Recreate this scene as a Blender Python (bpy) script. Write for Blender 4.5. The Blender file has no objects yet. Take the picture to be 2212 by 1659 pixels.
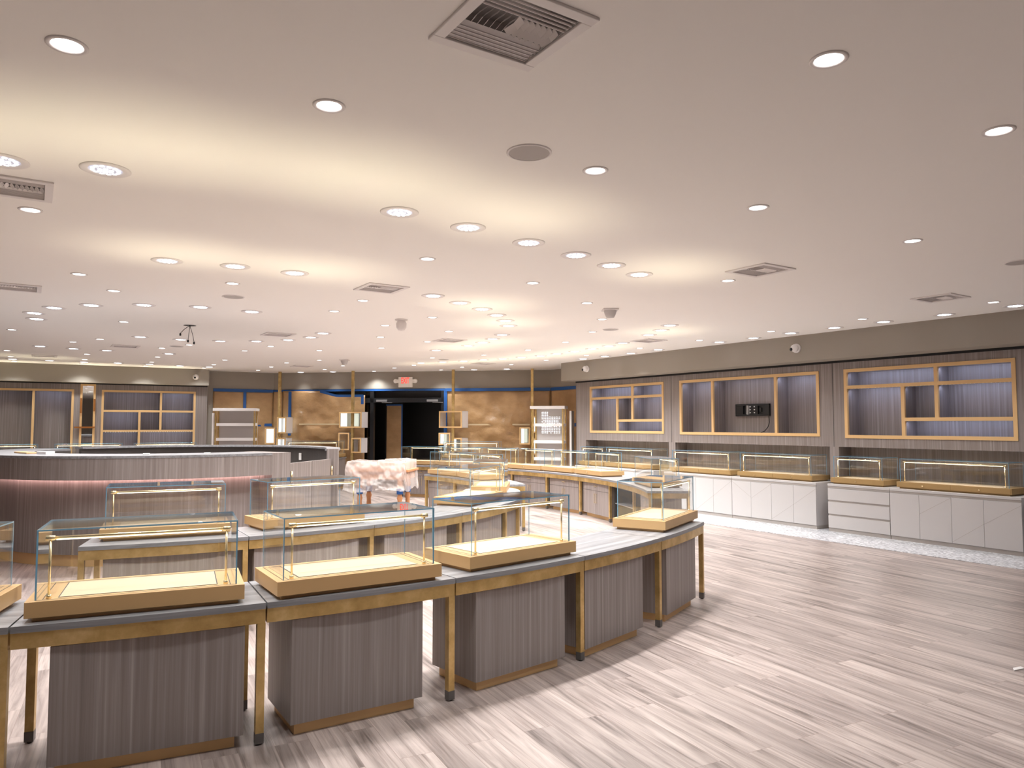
import bpy, math, random
from mathutils import Vector, Matrix, noise
random.seed(7)
D = bpy.data
SC = bpy.context.scene
COL = SC.collection
R = math.radians
# ------------------------------------------------------------------ camera, world, exposure
HC = 1.70; F = 1580.0; YH = 918.0
PITCH = math.atan((YH - 829.5) / F)
cd = D.cameras.new('camera'); cam = D.objects.new('camera', cd); COL.objects.link(cam)
cam.location = (0, 0, HC); cam.rotation_euler = (R(90) + PITCH, 0, 0)
cd.sensor_width = 36; cd.lens = F / 2212 * 36; cd.clip_start = .05
SC.camera = cam
w = D.worlds.new('world'); SC.world = w; w.use_nodes = True
w.node_tree.nodes['Background'].inputs[0].default_value = (.75, .78, 1, 1)
w.node_tree.nodes['Background'].inputs[1].default_value = .02
SC.view_settings.view_transform = 'Standard'; SC.view_settings.look = 'None'
SC.view_settings.exposure = 0.16; SC.view_settings.gamma = 1; SC.view_settings.use_curve_mapping = False
cy = SC.cycles
cy.use_denoising = True; cy.max_bounces = 14; cy.diffuse_bounces = 8; cy.glossy_bounces = 5
cy.transparent_max_bounces = 48; cy.sample_clamp_indirect = 4.0; cy.caustics_reflective = True
BIG_W = 116.0; SMALL_W = 60.0; ROW_W = 24.0; ADDED_UPLIGHT_W = 1.4; NICHE_W = 1.8; BIG_COL = (1, 1, .985); SMALL_COL = (.96, 1, 1)
CH = 3.2                                   # ceiling height
CX, CY = -5.1, 10.9                        # centre of the concentric counters

# ------------------------------------------------------------------ materials
def mat(name, col, rough=.5, metal=0.0, emit=None, es=0.0, spec=None):
    m = D.materials.new(name); m.use_nodes = True
    b = m.node_tree.nodes['Principled BSDF']
    b.inputs['Base Color'].default_value = (*col, 1); b.inputs['Roughness'].default_value = rough
    b.inputs['Metallic'].default_value = metal
    if spec is not None: b.inputs['Specular IOR Level'].default_value = spec
    if emit:
        b.inputs['Emission Color'].default_value = (*emit, 1); b.inputs['Emission Strength'].default_value = es
    return m
def nodes(m): return m.node_tree.nodes, m.node_tree.links
def streaks(name, stops, scale, rough=.45, coord='Generated', detail=5, bump=.0, rot=(0, 0, 0), spec=None, metal=0.0, fine=None):
    """noise stretched along an axis -> colour ramp"""
    m = mat(name, (1, 1, 1), rough, metal, spec=spec); n, l = nodes(m); b = n['Principled BSDF']
    if coord == 'Position': src = n.new('ShaderNodeNewGeometry').outputs['Position']
    else: src = n.new('ShaderNodeTexCoord').outputs[coord]
    mp = n.new('ShaderNodeMapping'); mp.inputs['Scale'].default_value = scale; mp.inputs['Rotation'].default_value = rot
    l.new(src, mp.inputs[0])
    nz = n.new('ShaderNodeTexNoise'); nz.inputs['Detail'].default_value = detail; nz.inputs['Roughness'].default_value = .62; nz.inputs['Scale'].default_value = 1
    l.new(mp.outputs[0], nz.inputs[0])
    cr = n.new('ShaderNodeValToRGB'); cr.color_ramp.elements.remove(cr.color_ramp.elements[1])
    for i, (p, c) in enumerate(stops):
        e = cr.color_ramp.elements[0] if i == 0 else cr.color_ramp.elements.new(p)
        e.position = p; e.color = (*c, 1)
    l.new(nz.outputs[0], cr.inputs[0]); l.new(cr.outputs[0], b.inputs['Base Color'])
    if bump:
        bp = n.new('ShaderNodeBump'); bp.inputs['Strength'].default_value = bump; bp.inputs['Distance'].default_value = .03 if name == 'kraft_paper' else .004
        l.new(nz.outputs[0], bp.inputs['Height']); l.new(bp.outputs[0], b.inputs['Normal'])
    return m
WOOD = streaks('grey_walnut_veneer', [(.28, (.20, .168, .160)), (.45, (.245, .208, .198)), (.56, (.28, .242, .232)), (.72, (.38, .336, .325))], (44, 44, .6), .38, 'Position')
TOPW = streaks('pale_grey_laminate', [(.3, (.165, .163, .174)), (.5, (.245, .244, .258)), (.7, (.33, .33, .348))], (1.1, 26, 26), .3, 'Object')
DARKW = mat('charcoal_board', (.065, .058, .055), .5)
GOLD = streaks('brushed_brass', [(.32, (.50, .33, .125)), (.5, (.64, .445, .18)), (.68, (.80, .59, .28))], (6, 6, 6), .34, 'Position', metal=.75)
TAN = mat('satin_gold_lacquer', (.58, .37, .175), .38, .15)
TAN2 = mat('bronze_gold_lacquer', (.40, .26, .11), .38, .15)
TRAY = mat('champagne_tray', (.66, .52, .35), .38, .15)
FRAMEG = mat('honey_gold_trim', (.76, .50, .24), .42, .1)
TUBE = mat('polished_brass_tube', (.98, .82, .52), .22, .85)
WHITE = mat('white_paint', (.78, .74, .73), .45)
CABW = mat('pale_lilac_lacquer', (.545, .52, .515), .35)
CABG = mat('greige_reveal', (.40, .365, .34), .5)
CEILM = mat('ceiling_paint', (.95, .925, .895), .85, spec=.1)
TAUPE = mat('taupe_wall_paint', (.33, .295, .255), .75, spec=.2)
BLACK = mat('black_metal', (.012, .012, .013), .3)
BLK2 = mat('black_plastic_and_shade', (.008, .008, .009), .45)
GREYF = mat('grey_steel_cap', (.16, .15, .145), .4, .5)
STEEL = mat('brushed_aluminium', (.45, .46, .48), .35, .8)
VENTM = mat('vent_enamel', (.80, .76, .75), .45)
VOID = mat('duct_dark', (.55, .53, .52), .8)
SPK = mat('speaker_mesh_grey', (.46, .43, .415), .8)
TAPE = mat('blue_masking_tape', (.012, .085, .30), .5)
CREAM = mat('cream_masking_tape', (.62, .50, .32), .5)
SIGN = mat('exit_sign_housing', (.75, .68, .60), .5, emit=(.9, .8, .7), es=.12)
RED = mat('exit_red_letters', (.8, .05, .04), .5, emit=(1, .08, .05), es=.8)
LEGO = mat('orange_turned_wood', (.55, .26, .12), .45)
MIRROR = mat('mirror_glass', (.85, .87, .87), .02, 1.0)
COPPER = mat('copper_shelf_and_reflection', (.45, .18, .05), .35, .6)
OUTLET = mat('outlet_plastic', (.75, .75, .74), .4)
def emis(name, col, s):
    m = D.materials.new(name); m.use_nodes = True; n, l = nodes(m); n.clear()
    e = n.new('ShaderNodeEmission'); e.inputs[0].default_value = (*col, 1); e.inputs[1].default_value = s
    o = n.new('ShaderNodeOutputMaterial'); l.new(e.outputs[0], o.inputs[0]); return m
LENS = emis('downlight_lens', (1, .95, .93), 9); LENS.cycles.emission_sampling = 'NONE'
DOTS = emis('led_and_reflection_dots', (.93, .96, 1), 7); DOTS.cycles.emission_sampling = 'NONE'
DOTB = mat('led_cluster_backing', (.62, .64, .78), .3, emit=(.8, .82, 1), es=.22); DOTB.cycles.emission_sampling = 'NONE'
STRIP = emis('cool_led_strip', (.85, .9, 1), 3); STRIP.cycles.emission_sampling = 'NONE'
PINK = emis('pink_led_strip', (1, .62, .57), 15.0)
TUBEL = emis('case_led_lens', (1, .93, .78), 3.0); TUBEL.cycles.emission_sampling = 'NONE'
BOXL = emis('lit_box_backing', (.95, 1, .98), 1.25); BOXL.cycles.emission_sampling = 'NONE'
def glass(name, tint, ior=1.5):
    m = D.materials.new(name); m.use_nodes = True; n, l = nodes(m); n.clear()
    t = n.new('ShaderNodeBsdfTransparent'); t.inputs[0].default_value = (*tint, 1)
    g = n.new('ShaderNodeBsdfGlossy'); g.inputs['Roughness'].default_value = .0; g.inputs[0].default_value = (1, 1, 1, 1)
    # Schlick reflectance from the angle only: the panes are thin, light leaves as it entered
    f0 = ((ior - 1) / (ior + 1)) ** 2
    ge = n.new('ShaderNodeNewGeometry'); dt = n.new('ShaderNodeVectorMath'); dt.operation = 'DOT_PRODUCT'; l.new(ge.outputs['Normal'], dt.inputs[0]); l.new(ge.outputs['Incoming'], dt.inputs[1])
    def mth(op, a, b):
        k = n.new('ShaderNodeMath'); k.operation = op; k.use_clamp = True
        for i, v in enumerate((a, b)):
            if v is None: continue
            if isinstance(v, (int, float)): k.inputs[i].default_value = v
            else: l.new(v, k.inputs[i])
        return k.outputs[0]
    ab = n.new('ShaderNodeMath'); ab.operation = 'ABSOLUTE'; l.new(dt.outputs['Value'], ab.inputs[0])
    fr = mth('ADD', mth('MULTIPLY', mth('POWER', mth('SUBTRACT', 1.0, ab.outputs[0]), 5.0), 1 - f0), f0)
    x = n.new('ShaderNodeMixShader'); o = n.new('ShaderNodeOutputMaterial')
    l.new(fr, x.inputs[0]); l.new(t.outputs[0], x.inputs[1]); l.new(g.outputs[0], x.inputs[2]); l.new(x.outputs[0], o.inputs[0])
    return m
GLASS = glass('clear_glass', (.990, .996, .994))
DGLASS = glass('storefront_glass', (.75, .78, .8))
EDGE = mat('glass_cut_edge', (.15, .29, .40), .10, 0.0, emit=(.25, .5, .65), es=.08); EDGE.cycles.emission_sampling = 'NONE'  # faint emission added so the cut rims look lit
EDGE.node_tree.nodes['Principled BSDF'].inputs['Specular IOR Level'].default_value = .9
# kraft paper
KRAFT = streaks('kraft_paper', [(.3, (.34, .20, .092)), (.6, (.46, .285, .14)), (.8, (.54, .355, .19))], (1.6, 1.6, 2.2), .30, 'Position', bump=.9)
# plastic sheet
def plastic():
    m = D.materials.new('milky_plastic_sheet'); m.use_nodes = True; n, l = nodes(m); b = n['Principled BSDF']
    b.inputs['Base Color'].default_value = (.86, .78, .75, 1); b.inputs['Roughness'].default_value = .22
    t = n.new('ShaderNodeBsdfTransparent'); x = n.new('ShaderNodeMixShader'); x.inputs[0].default_value = .42
    l.new(t.outputs[0], x.inputs[1]); l.new(b.outputs[0], x.inputs[2]); l.new(x.outputs[0], n['Material Output'].inputs[0]); return m
PLASTIC = plastic()
# plank floor
def floor_mat():
    m = mat('oak_plank_floor', (1, 1, 1), .36); n, l = nodes(m); b = n['Principled BSDF']
    g = n.new('ShaderNodeNewGeometry'); mp = n.new('ShaderNodeMapping'); mp.vector_type = 'POINT'
    mp.inputs['Rotation'].default_value = (0, 0, R(62.5)); l.new(g.outputs['Position'], mp.inputs[0])
    br = n.new('ShaderNodeTexBrick'); br.offset = .37; br.squash = 1
    br.inputs['Color1'].default_value = (0, 0, 0, 1); br.inputs['Color2'].default_value = (1, 1, 1, 1); br.inputs['Mortar'].default_value = (.5, .5, .5, 1)
    br.inputs['Scale'].default_value = 1; br.inputs['Mortar Size'].default_value = .0012; br.inputs['Mortar Smooth'].default_value = .3
    br.inputs['Brick Width'].default_value = 1.22; br.inputs['Row Height'].default_value = .18
    l.new(mp.outputs[0], br.inputs[0])
    # per-plank offset of the grain
    sc = n.new('ShaderNodeVectorMath'); sc.operation = 'SCALE'; sc.inputs['Scale'].default_value = 17.0
    l.new(br.outputs['Color'], sc.inputs[0])
    ad = n.new('ShaderNodeVectorMath'); ad.operation = 'ADD'; l.new(mp.outputs[0], ad.inputs[0]); l.new(sc.outputs[0], ad.inputs[1])
    m2 = n.new('ShaderNodeMapping'); m2.inputs['Scale'].default_value = (.55, 8.5, 1); l.new(ad.outputs[0], m2.inputs[0])
    nz = n.new('ShaderNodeTexNoise'); nz.inputs['Scale'].default_value = 1.5; nz.inputs['Detail'].default_value = 7; nz.inputs['Roughness'].default_value = .6; nz.inputs['Distortion'].default_value = 1.1
    l.new(m2.outputs[0], nz.inputs[0])
    cr = n.new('ShaderNodeValToRGB'); cr.color_ramp.elements[0].position = .30; cr.color_ramp.elements[0].color = (.135, .108, .098, 1)
    cr.color_ramp.elements[1].position = .70; cr.color_ramp.elements[1].color = (.52, .45, .42, 1)
    e = cr.color_ramp.elements.new(.42); e.color = (.29, .242, .224, 1); e = cr.color_ramp.elements.new(.55); e.color = (.405, .343, .32, 1)
    l.new(nz.outputs[0], cr.inputs[0])
    # fine dark grain cracks
    m3 = n.new('ShaderNodeMapping'); m3.inputs['Scale'].default_value = (.9, 40, 1); l.new(ad.outputs[0], m3.inputs[0])
    n3 = n.new('ShaderNodeTexNoise'); n3.inputs['Scale'].default_value = 1.3; n3.inputs['Detail'].default_value = 3; n3.inputs['Distortion'].default_value = 1.0; l.new(m3.outputs[0], n3.inputs[0])
    c3 = n.new('ShaderNodeValToRGB'); c3.color_ramp.elements[0].position = .30; c3.color_ramp.elements[0].color = (.42, .36, .33, 1); c3.color_ramp.elements[1].position = .44; c3.color_ramp.elements[1].color = (1, 1, 1, 1)
    l.new(n3.outputs[0], c3.inputs[0])
    # plank tone
    tn = n.new('ShaderNodeValToRGB'); tn.color_ramp.elements[0].color = (.76, .73, .73, 1); tn.color_ramp.elements[1].color = (1.10, 1.07, 1.06, 1)
    l.new(br.outputs['Color'], tn.inputs[0])
    mx = n.new('ShaderNodeMixRGB'); mx.blend_type = 'MULTIPLY'; mx.inputs[0].default_value = 1; l.new(cr.outputs[0], mx.inputs[1]); l.new(tn.outputs[0], mx.inputs[2])
    my = n.new('ShaderNodeMixRGB'); my.blend_type = 'MULTIPLY'; my.inputs[0].default_value = .45; l.new(mx.outputs[0], my.inputs[1]); l.new(c3.outputs[0], my.inputs[2])
    mz = n.new('ShaderNodeMixRGB'); mz.blend_type = 'MIX'; mz.inputs[2].default_value = (.22, .16, .14, 1); l.new(br.outputs['Fac'], mz.inputs[0]); l.new(my.outputs[0], mz.inputs[1])
    l.new(mz.outputs[0], b.inputs['Base Color'])
    return m
FLOORM = floor_mat()
def terrazzo():
    m = mat('white_terrazzo', (1, 1, 1), .3); n, l = nodes(m); b = n['Principled BSDF']
    g = n.new('ShaderNodeNewGeometry'); v = n.new('ShaderNodeTexVoronoi'); v.inputs['Scale'].default_value = 34
    l.new(g.outputs['Position'], v.inputs[0]); cr = n.new('ShaderNodeValToRGB')
    cr.color_ramp.elements[0].position = 0; cr.color_ramp.elements[0].color = (.80, .80, .83, 1); cr.color_ramp.elements[1].position = 1; cr.color_ramp.elements[1].color = (.20, .20, .22, 1)
    l.new(v.outputs['Color'], cr.inputs[0]); l.new(cr.outputs[0], b.inputs['Base Color']); return m
TERR = terrazzo()

# ------------------------------------------------------------------ mesh helpers
class MB:
    def __init__(s): s.v = []; s.f = []; s.mi = []; s.sm = []
    def quad(s, pts, mi=0, smooth=False):
        i = len(s.v); s.v += [tuple(p) for p in pts]; s.f.append(tuple(range(i, i + len(pts)))); s.mi.append(mi); s.sm.append(smooth); return s
    def box(s, x0, x1, y0, y1, z0, z1, mi=0):
        if x0 > x1: x0, x1 = x1, x0
        if y0 > y1: y0, y1 = y1, y0
        i = len(s.v)
        s.v += [(x0, y0, z0), (x1, y0, z0), (x1, y1, z0), (x0, y1, z0), (x0, y0, z1), (x1, y0, z1), (x1, y1, z1), (x0, y1, z1)]
        for f in ((3, 2, 1, 0), (4, 5, 6, 7), (0, 1, 5, 4), (1, 2, 6, 5), (2, 3, 7, 6), (3, 0, 4, 7)):
            s.f.append(tuple(i + k for k in f)); s.mi.append(mi); s.sm.append(False)
        return s
    def obox(s, c, ax, ay, az, mi=0):
        """box from a centre and three half-axis vectors"""
        c, ax, ay, az = map(Vector, (c, ax, ay, az)); i = len(s.v)
        for a, b_, d in ((-1, -1, -1), (1, -1, -1), (1, 1, -1), (-1, 1, -1), (-1, -1, 1), (1, -1, 1), (1, 1, 1), (-1, 1, 1)):
            s.v.append(tuple(c + ax * a + ay * b_ + az * d))
        for f in ((3, 2, 1, 0), (4, 5, 6, 7), (0, 1, 5, 4), (1, 2, 6, 5), (2, 3, 7, 6), (3, 0, 4, 7)):
            s.f.append(tuple(i + k for k in f)); s.mi.append(mi); s.sm.append(False)
        return s
    def tube(s, a, b_, r, n=12, mi=0, r2=None):
        a = Vector(a); b_ = Vector(b_); d = (b_ - a).normalized(); r2 = r if r2 is None else r2
        u = d.orthogonal().normalized(); w_ = d.cross(u); i = len(s.v)
        for k in range(n):
            t = 2 * math.pi * k / n; o = u * math.cos(t) + w_ * math.sin(t)
            s.v.append(tuple(a + o * r)); s.v.append(tuple(b_ + o * r2))
        for k in range(n):
            k2 = (k + 1) % n
            s.f.append((i + 2 * k, i + 2 * k2, i + 2 * k2 + 1, i + 2 * k + 1)); s.mi.append(mi); s.sm.append(True)
        s.f.append(tuple(i + 2 * k for k in reversed(range(n)))); s.mi.append(mi); s.sm.append(False)
        s.f.append(tuple(i + 2 * k + 1 for k in range(n))); s.mi.append(mi); s.sm.append(False)
        return s
    def lathe(s, prof, n=24, c=(0, 0, 0), mi=0, axis='z', sx=1, sy=1):
        i = len(s.v); m = len(prof)
        for k in range(n):
            t = 2 * math.pi * k / n
            for r, z in prof:
                p = (r * math.cos(t) * sx, r * math.sin(t) * sy, z)
                if axis == 'y': p = (p[0], z, -p[1])
                s.v.append((c[0] + p[0], c[1] + p[1], c[2] + p[2]))
        for k in range(n):
            k2 = (k + 1) % n
            for j in range(m - 1):
                s.f.append((i + k * m + j, i + k2 * m + j, i + k2 * m + j + 1, i + k * m + j + 1)); s.mi.append(mi); s.sm.append(True)
        return s
    def disc(s, c, r, z, n=24, mi=0, down=True, sx=1, sy=1):
        pts = [(c[0] + r * sx * math.cos(2 * math.pi * k / n), c[1] + r * sy * math.sin(2 * math.pi * k / n), z) for k in range(n)]
        if down: pts.reverse()
        return s.quad(pts, mi)
    def arc(s, r0, rin, rout, a0, a1, z0, z1, n=10, mi=0, cx=0, cy=None):
        """ring sector slab; local frame: y outward (centre of the circle at y=-r0), x = -r sin"""
        i = len(s.v)
        for k in range(n + 1):
            a = a0 + (a1 - a0) * k / n
            for r in (rin, rout):
                for z in (z0, z1): s.v.append((-r * math.sin(a), r * math.cos(a) - r0, z))
        def F(*q): s.f.append(tuple(i + t for t in q)); s.mi.append(mi)
        for k in range(n):
            a = 4 * k; b_ = 4 * k + 4
            F(a + 1, a + 3, b_ + 3, b_ + 1); s.sm.append(False)
            F(a, b_, b_ + 2, a + 2); s.sm.append(False)
            F(a + 2, b_ + 2, b_ + 3, a + 3); s.sm.append(False)
            F(a, a + 1, b_ + 1, b_); s.sm.append(False)
        F(0, 2, 3, 1); s.sm.append(False)
        e = 4 * n; F(e, e + 1, e + 3, e + 2); s.sm.append(False)
        return s
    def mesh(s, name, mats):
        me = D.meshes.new(name); me.from_pydata(s.v, [], s.f)
        for m in (mats if isinstance(mats, (list, tuple)) else [mats]): me.materials.append(m)
        me.polygons.foreach_set('material_index', s.mi); me.polygons.foreach_set('use_smooth', s.sm)
        me.update(); return me
    def build(s, name, mats, parent=None, bevel=0, loc=None, rotz=0, fix=False):
        o = D.objects.new(name, s.mesh(name, mats)); COL.objects.link(o)
        if parent: o.parent = parent
        if loc is not None: o.location = loc
        o.rotation_euler.z = rotz
        if bevel:
            b = o.modifiers.new('bevel', 'BEVEL'); b.width = bevel; b.segments = 2; b.limit_method = 'ANGLE'
        if fix:
            import bmesh
            bm = bmesh.new(); bm.from_mesh(o.data); bmesh.ops.remove_doubles(bm, verts=bm.verts, dist=1e-5)
            bmesh.ops.recalc_face_normals(bm, faces=bm.faces); bm.to_mesh(o.data); bm.free()
        return o
def tag(o, label=None, cat=None, group=None, kind=None):
    if label: o['label'] = label
    if cat: o['category'] = cat
    if group: o['group'] = group
    if kind: o['kind'] = kind
    return o
def thing(name, label, cat, loc=(0, 0, 0), rotz=0, group=None):
    o = D.objects.new(name, None); COL.objects.link(o); o.location = loc; o.rotation_euler = (0, 0, rotz); o.empty_display_size = .1
    return tag(o, label, cat, group)
def copy_tree(o, parent=None):
    c = o.copy(); COL.objects.link(c); c.parent = parent
    for ch in [x for x in o.children]: copy_tree(ch, c)
    return c
def dup(o, loc, rotz, label, group=None):
    c = copy_tree(o); c.location = loc; c.rotation_euler = (0, 0, rotz); c['label'] = label
    if group: c['group'] = group
    return c
def lamp_area(parent, loc, sx, sy, power, col, rot=(0, 0, 0), spread=180):
    l = D.lights.new('lamp', 'AREA'); l.shape = 'RECTANGLE'; l.size = sx; l.size_y = sy; l.energy = power; l.color = col; l.spread = R(spread)
    o = D.objects.new('lamp', l); COL.objects.link(o); o.parent = parent; o.location = loc; o.rotation_euler = rot; return o
ORD = ['first', 'second', 'third', 'fourth', 'fifth', 'sixth', 'seventh', 'eighth', 'ninth', 'tenth', 'eleventh', 'twelfth', 'thirteenth', 'fourteenth', 'fifteenth', 'sixteenth']
def polar(r, deg): return CX + r * math.cos(R(deg)), CY + r * math.sin(R(deg))
cp, sp = math.cos(PITCH), math.sin(PITCH)
def at(px, py, z):
    """point of the plane at height z seen at a photograph pixel"""
    a = (px - 1106) / F; b = (829.5 - py) / F; d = (a, cp - b * sp, sp + b * cp); t = (z - HC) / d[2]
    return d[0] * t, d[1] * t
class Wall:
    """vertical wall frame: s along the wall (rightwards), t out into the room"""
    def __init__(self, ox, oy, ux, uy):
        L = math.hypot(ux, uy); self.o = (ox, oy); self.u = (ux / L, uy / L); self.n = (self.u[1], -self.u[0])
        self.rot = math.atan2(self.n[1], self.n[0]) - math.pi / 2
    def p(self, s, t, z=0): return (self.o[0] + self.u[0] * s + self.n[0] * t, self.o[1] + self.u[1] * s + self.n[1] * t, z)
    def thing(self, name, label, cat, s, t, z=0, group=None): return thing(name, label, cat, self.p(s, t, z), self.rot, group)
    def struct(self, name, mb, m, **k):
        o = mb.build(name, m, None, loc=(self.o[0], self.o[1], 0), rotz=self.rot, **k); return tag(o, kind='structure')
def sb(mb, s0, s1, t0, t1, z0, z1, mi=0): return mb.box(-s1, -s0, t0, t1, z0, z1, mi)
WR = Wall(5.03, 11.85, .548, -.8365)          # right-hand wall
WL = Wall(-12.218, 17.397, .866, .501)        # left-hand wall
WB = Wall(-6.9, 21.15, 7.96, -1.25)           # far wall
WA = Wall(-9.6, 19.55, 2.7, 1.6)              # far-left facet
WC = Wall(1.06, 19.9, .84, -1.25)             # far-right facet
def holes(mb, s0, s1, z0, z1, t0, t1, hs):
    S = sorted({s0, s1} | {h[0] for h in hs} | {h[1] for h in hs}); Z = sorted({z0, z1} | {h[2] for h in hs} | {h[3] for h in hs})
    S = [x for x in S if s0 <= x <= s1]; Z = [x for x in Z if z0 <= x <= z1]
    for a, b in zip(S, S[1:]):
        run = None
        for c, d in zip(Z, Z[1:]):
            m_ = ((a + b) / 2, (c + d) / 2)
            solid = not any(h[0] < m_[0] < h[1] and h[2] < m_[1] < h[3] for h in hs)
            if solid: run = [c, d] if run is None else [run[0], d]
            if (not solid or d == Z[-1]) and run: sb(mb, a, b, t0, t1, *run); run = None
    return mb

# ------------------------------------------------------------------ room shell
fl = MB(); fl.box(-30, 18, -5, 26, -.1, 0); tag(fl.build('floor', FLOORM), kind='structure')
mb = MB(); sb(mb, -7.2, 6.0, -.3, .92, .0, .006); WR.struct('floor_terrazzo', mb, TERR)

VENTS = [((1106, 60), 'large square ceiling vent nearest the camera, top centre of the photo'), ((20, 402), 'square ceiling vent cut by the left edge of the photo, beside a large spotlight'),
         ((1642, 583), 'square ceiling vent right of the front arc of large spotlights'), ((2031, 643), 'square ceiling vent near the right bulkhead'),
         ((824, 622), 'square ceiling vent left of the second arc of large spotlights'), ((35, 620), 'long low vent at the left edge, above the ring of spotlights'),
         ((601, 722), 'square ceiling vent between the spotlights over the bar'), ((971, 735), 'square ceiling vent above the EXIT sign side, inside the curved row'),
         ((1401, 735.5), 'square ceiling vent close to the near end of the far right arc'), ((271, 747.6), 'ceiling vent in the far left field, above the mirror'),
         ((96, 768.6), 'ceiling vent far left above the grey bulkhead'), ((652, 790.6), 'distant ceiling vent before the papered wall, left of the doorway'),
         ((1043, 785), 'distant ceiling vent before the papered wall, right of the EXIT sign')]
VS = .235
vh = []
for (px, py), lab in VENTS:
    x, y = at(px, py, CH); dx, dy = x - WR.o[0], y - WR.o[1]
    vh.append((dx * WR.u[0] + dy * WR.u[1], dx * WR.n[0] + dy * WR.n[1]))
# ceiling: aligned with the vents, with openings for them
def ceiling():
    mb = MB(); S0, S1, T0, T1 = -24, 24, -3, 34
    cut = [(s - .19, s + .19, t - .19, t + .19) for s, t in vh]
    S = sorted({S0, S1} | {h[0] for h in cut} | {h[1] for h in cut})
    for a, b in zip(S, S[1:]):
        ts = sorted((h[2], h[3]) for h in cut if h[0] < (a + b) / 2 < h[1]); c = T0
        for t0, t1 in ts: mb.box(-b, -a, c, t0, CH, CH + .14); c = t1
        mb.box(-b, -a, c, T1, CH, CH + .14)
    return mb
o = ceiling().build('ceiling', CEILM, loc=(WR.o[0], WR.o[1], 0), rotz=WR.rot); tag(o, kind='structure')

def vent(i, s, t, label):
    v = thing('ceiling_vent', label, 'vent', WR.p(s, t, CH), WR.rot + R(90), 'square ceiling vents')
    if i == 0 or True:
        f = MB(); a, b = VS, .187
        for q in ((-a, a, -a, -b), (-a, a, b, a), (-a, -b, -b, b), (b, a, -b, b)): f.box(*q, -.012, .0)
        f.build('vent_frame', VENTM, v, bevel=.003)
        d = MB(); k = .186
        d.box(-k, k, -k, -k + .003, 0, .13); d.box(-k, k, k - .003, k, 0, .13); d.box(-k, -k + .003, -k, k, 0, .13); d.box(k - .003, k, -k, k, 0, .13); d.box(-k, k, -k, k, .125, .13)
        d.build('duct', VOID, v)
        bl = MB()                                   # long louvres at both sides
        for sgn in (1, -1):
            for j in range(5):
                y = sgn * (.172 - j * .024)
                bl.obox((0, y, .008), (.184, 0, 0), (0, .0085, -sgn * .0065), (0, .0006 * sgn, .0006)); bl.box(-.184, .184, y + sgn * .0085 - .0012, y + sgn * .0085 + .0012, -.0035, .003)
        bl.build('louvres', VENTM, v)
        bl = MB()                                   # short curved vanes in the middle, facing away from each other
        for j in range(14):
            x = -.172 + j * .0265; q = 1 if j < 7 else -1
            bl.obox((x, -.028, .010), (q * .009, 0, .011), (-q * .004, .028, 0), (.0008, 0, -.0008))
            bl.obox((x, .028, .010), (q * .009, 0, .011), (q * .004, .028, 0), (.0008, 0, -.0008))
        bl.build('vanes', VENTM, v)
for i, ((pp, lab), (s, t)) in enumerate(zip(VENTS, vh)): vent(i, s, t, lab)

# right wall: bulkhead, panelling with openings, niche backs
F1 = (-6.46, -4.01, 1.515, 2.613); F2 = (-3.555, -.355, 1.505, 2.613); F3 = (.102, 2.62, 1.485, 2.613)
mb = MB(); sb(mb, -7.03, 19, -1.0, -.02, 2.765, CH); WR.struct('wall_right_bulkhead', mb, TAUPE)
mb = MB(); holes(mb, -7.0, 3.2, 1.34, 2.76, -.50, -.45, [F1, F2, F3]); sb(mb, 3.2, 19, -.5, -.45, 1.34, 2.76)
for a, b in ((-7.0, -6.62), (-3.88, -3.70), (-.19, -.02), (3.0, 3.2)): sb(mb, a, b, -.80, -.45, .765, 1.34)     # piers between the low niches
sb(mb, -7.0, 19, -.80, -.50, 1.34, 1.36)
WR.struct('wall_right_panelling', mb, WOOD)
mb = MB(); sb(mb, -7.0, 19, -.86, -.80, 0, 2.76); sb(mb, -7.0, -6.97, -.86, -.45, 0, 2.765); WR.struct('wall_right', mb, WOOD)
for i, s in enumerate((-3.79, -.105)):
    mb = MB(); sb(mb, s - .004, s + .004, -.449, -.447, 1.34, 2.76); WR.struct('trim_%d' % (i + 1), mb, DARKW)
mb = MB(); sb(mb, -7.0, 19, -.449, -.44, 2.728, 2.765); WR.struct('trim_3', mb, BLK2)  # black strip painted as the shadow gap below the bulkhead
mb = MB(); sb(mb, -9, 4.66, -.299, -.29, 2.735, 2.765); WL.struct('trim_4', mb, BLK2)  # shadow gap of the left bulkhead, drawn as a black strip
# left wall
mb = MB(); sb(mb, -9, 4.66, -1.0, 0, 2.765, CH); WL.struct('wall_left_bulkhead', mb, TAUPE)
G1 = (-2.6, 1.535, .95, 2.595); G2 = (2.143, 4.37, .95, 2.60)
mb = MB(); holes(mb, -9, 4.66, .9, 2.76, -.50, -.30, [G1, G2]); sb(mb, -9, 4.66, -.5, -.30, 0, .9); WL.struct('wall_left_panelling', mb, WOOD)
mb = MB(); sb(mb, -9, 4.66, -.75, -.70, 0, 2.765); sb(mb, 4.62, 4.66, -.75, -.5, 0, 2.765); WL.struct('wall_left', mb, WOOD)
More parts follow.
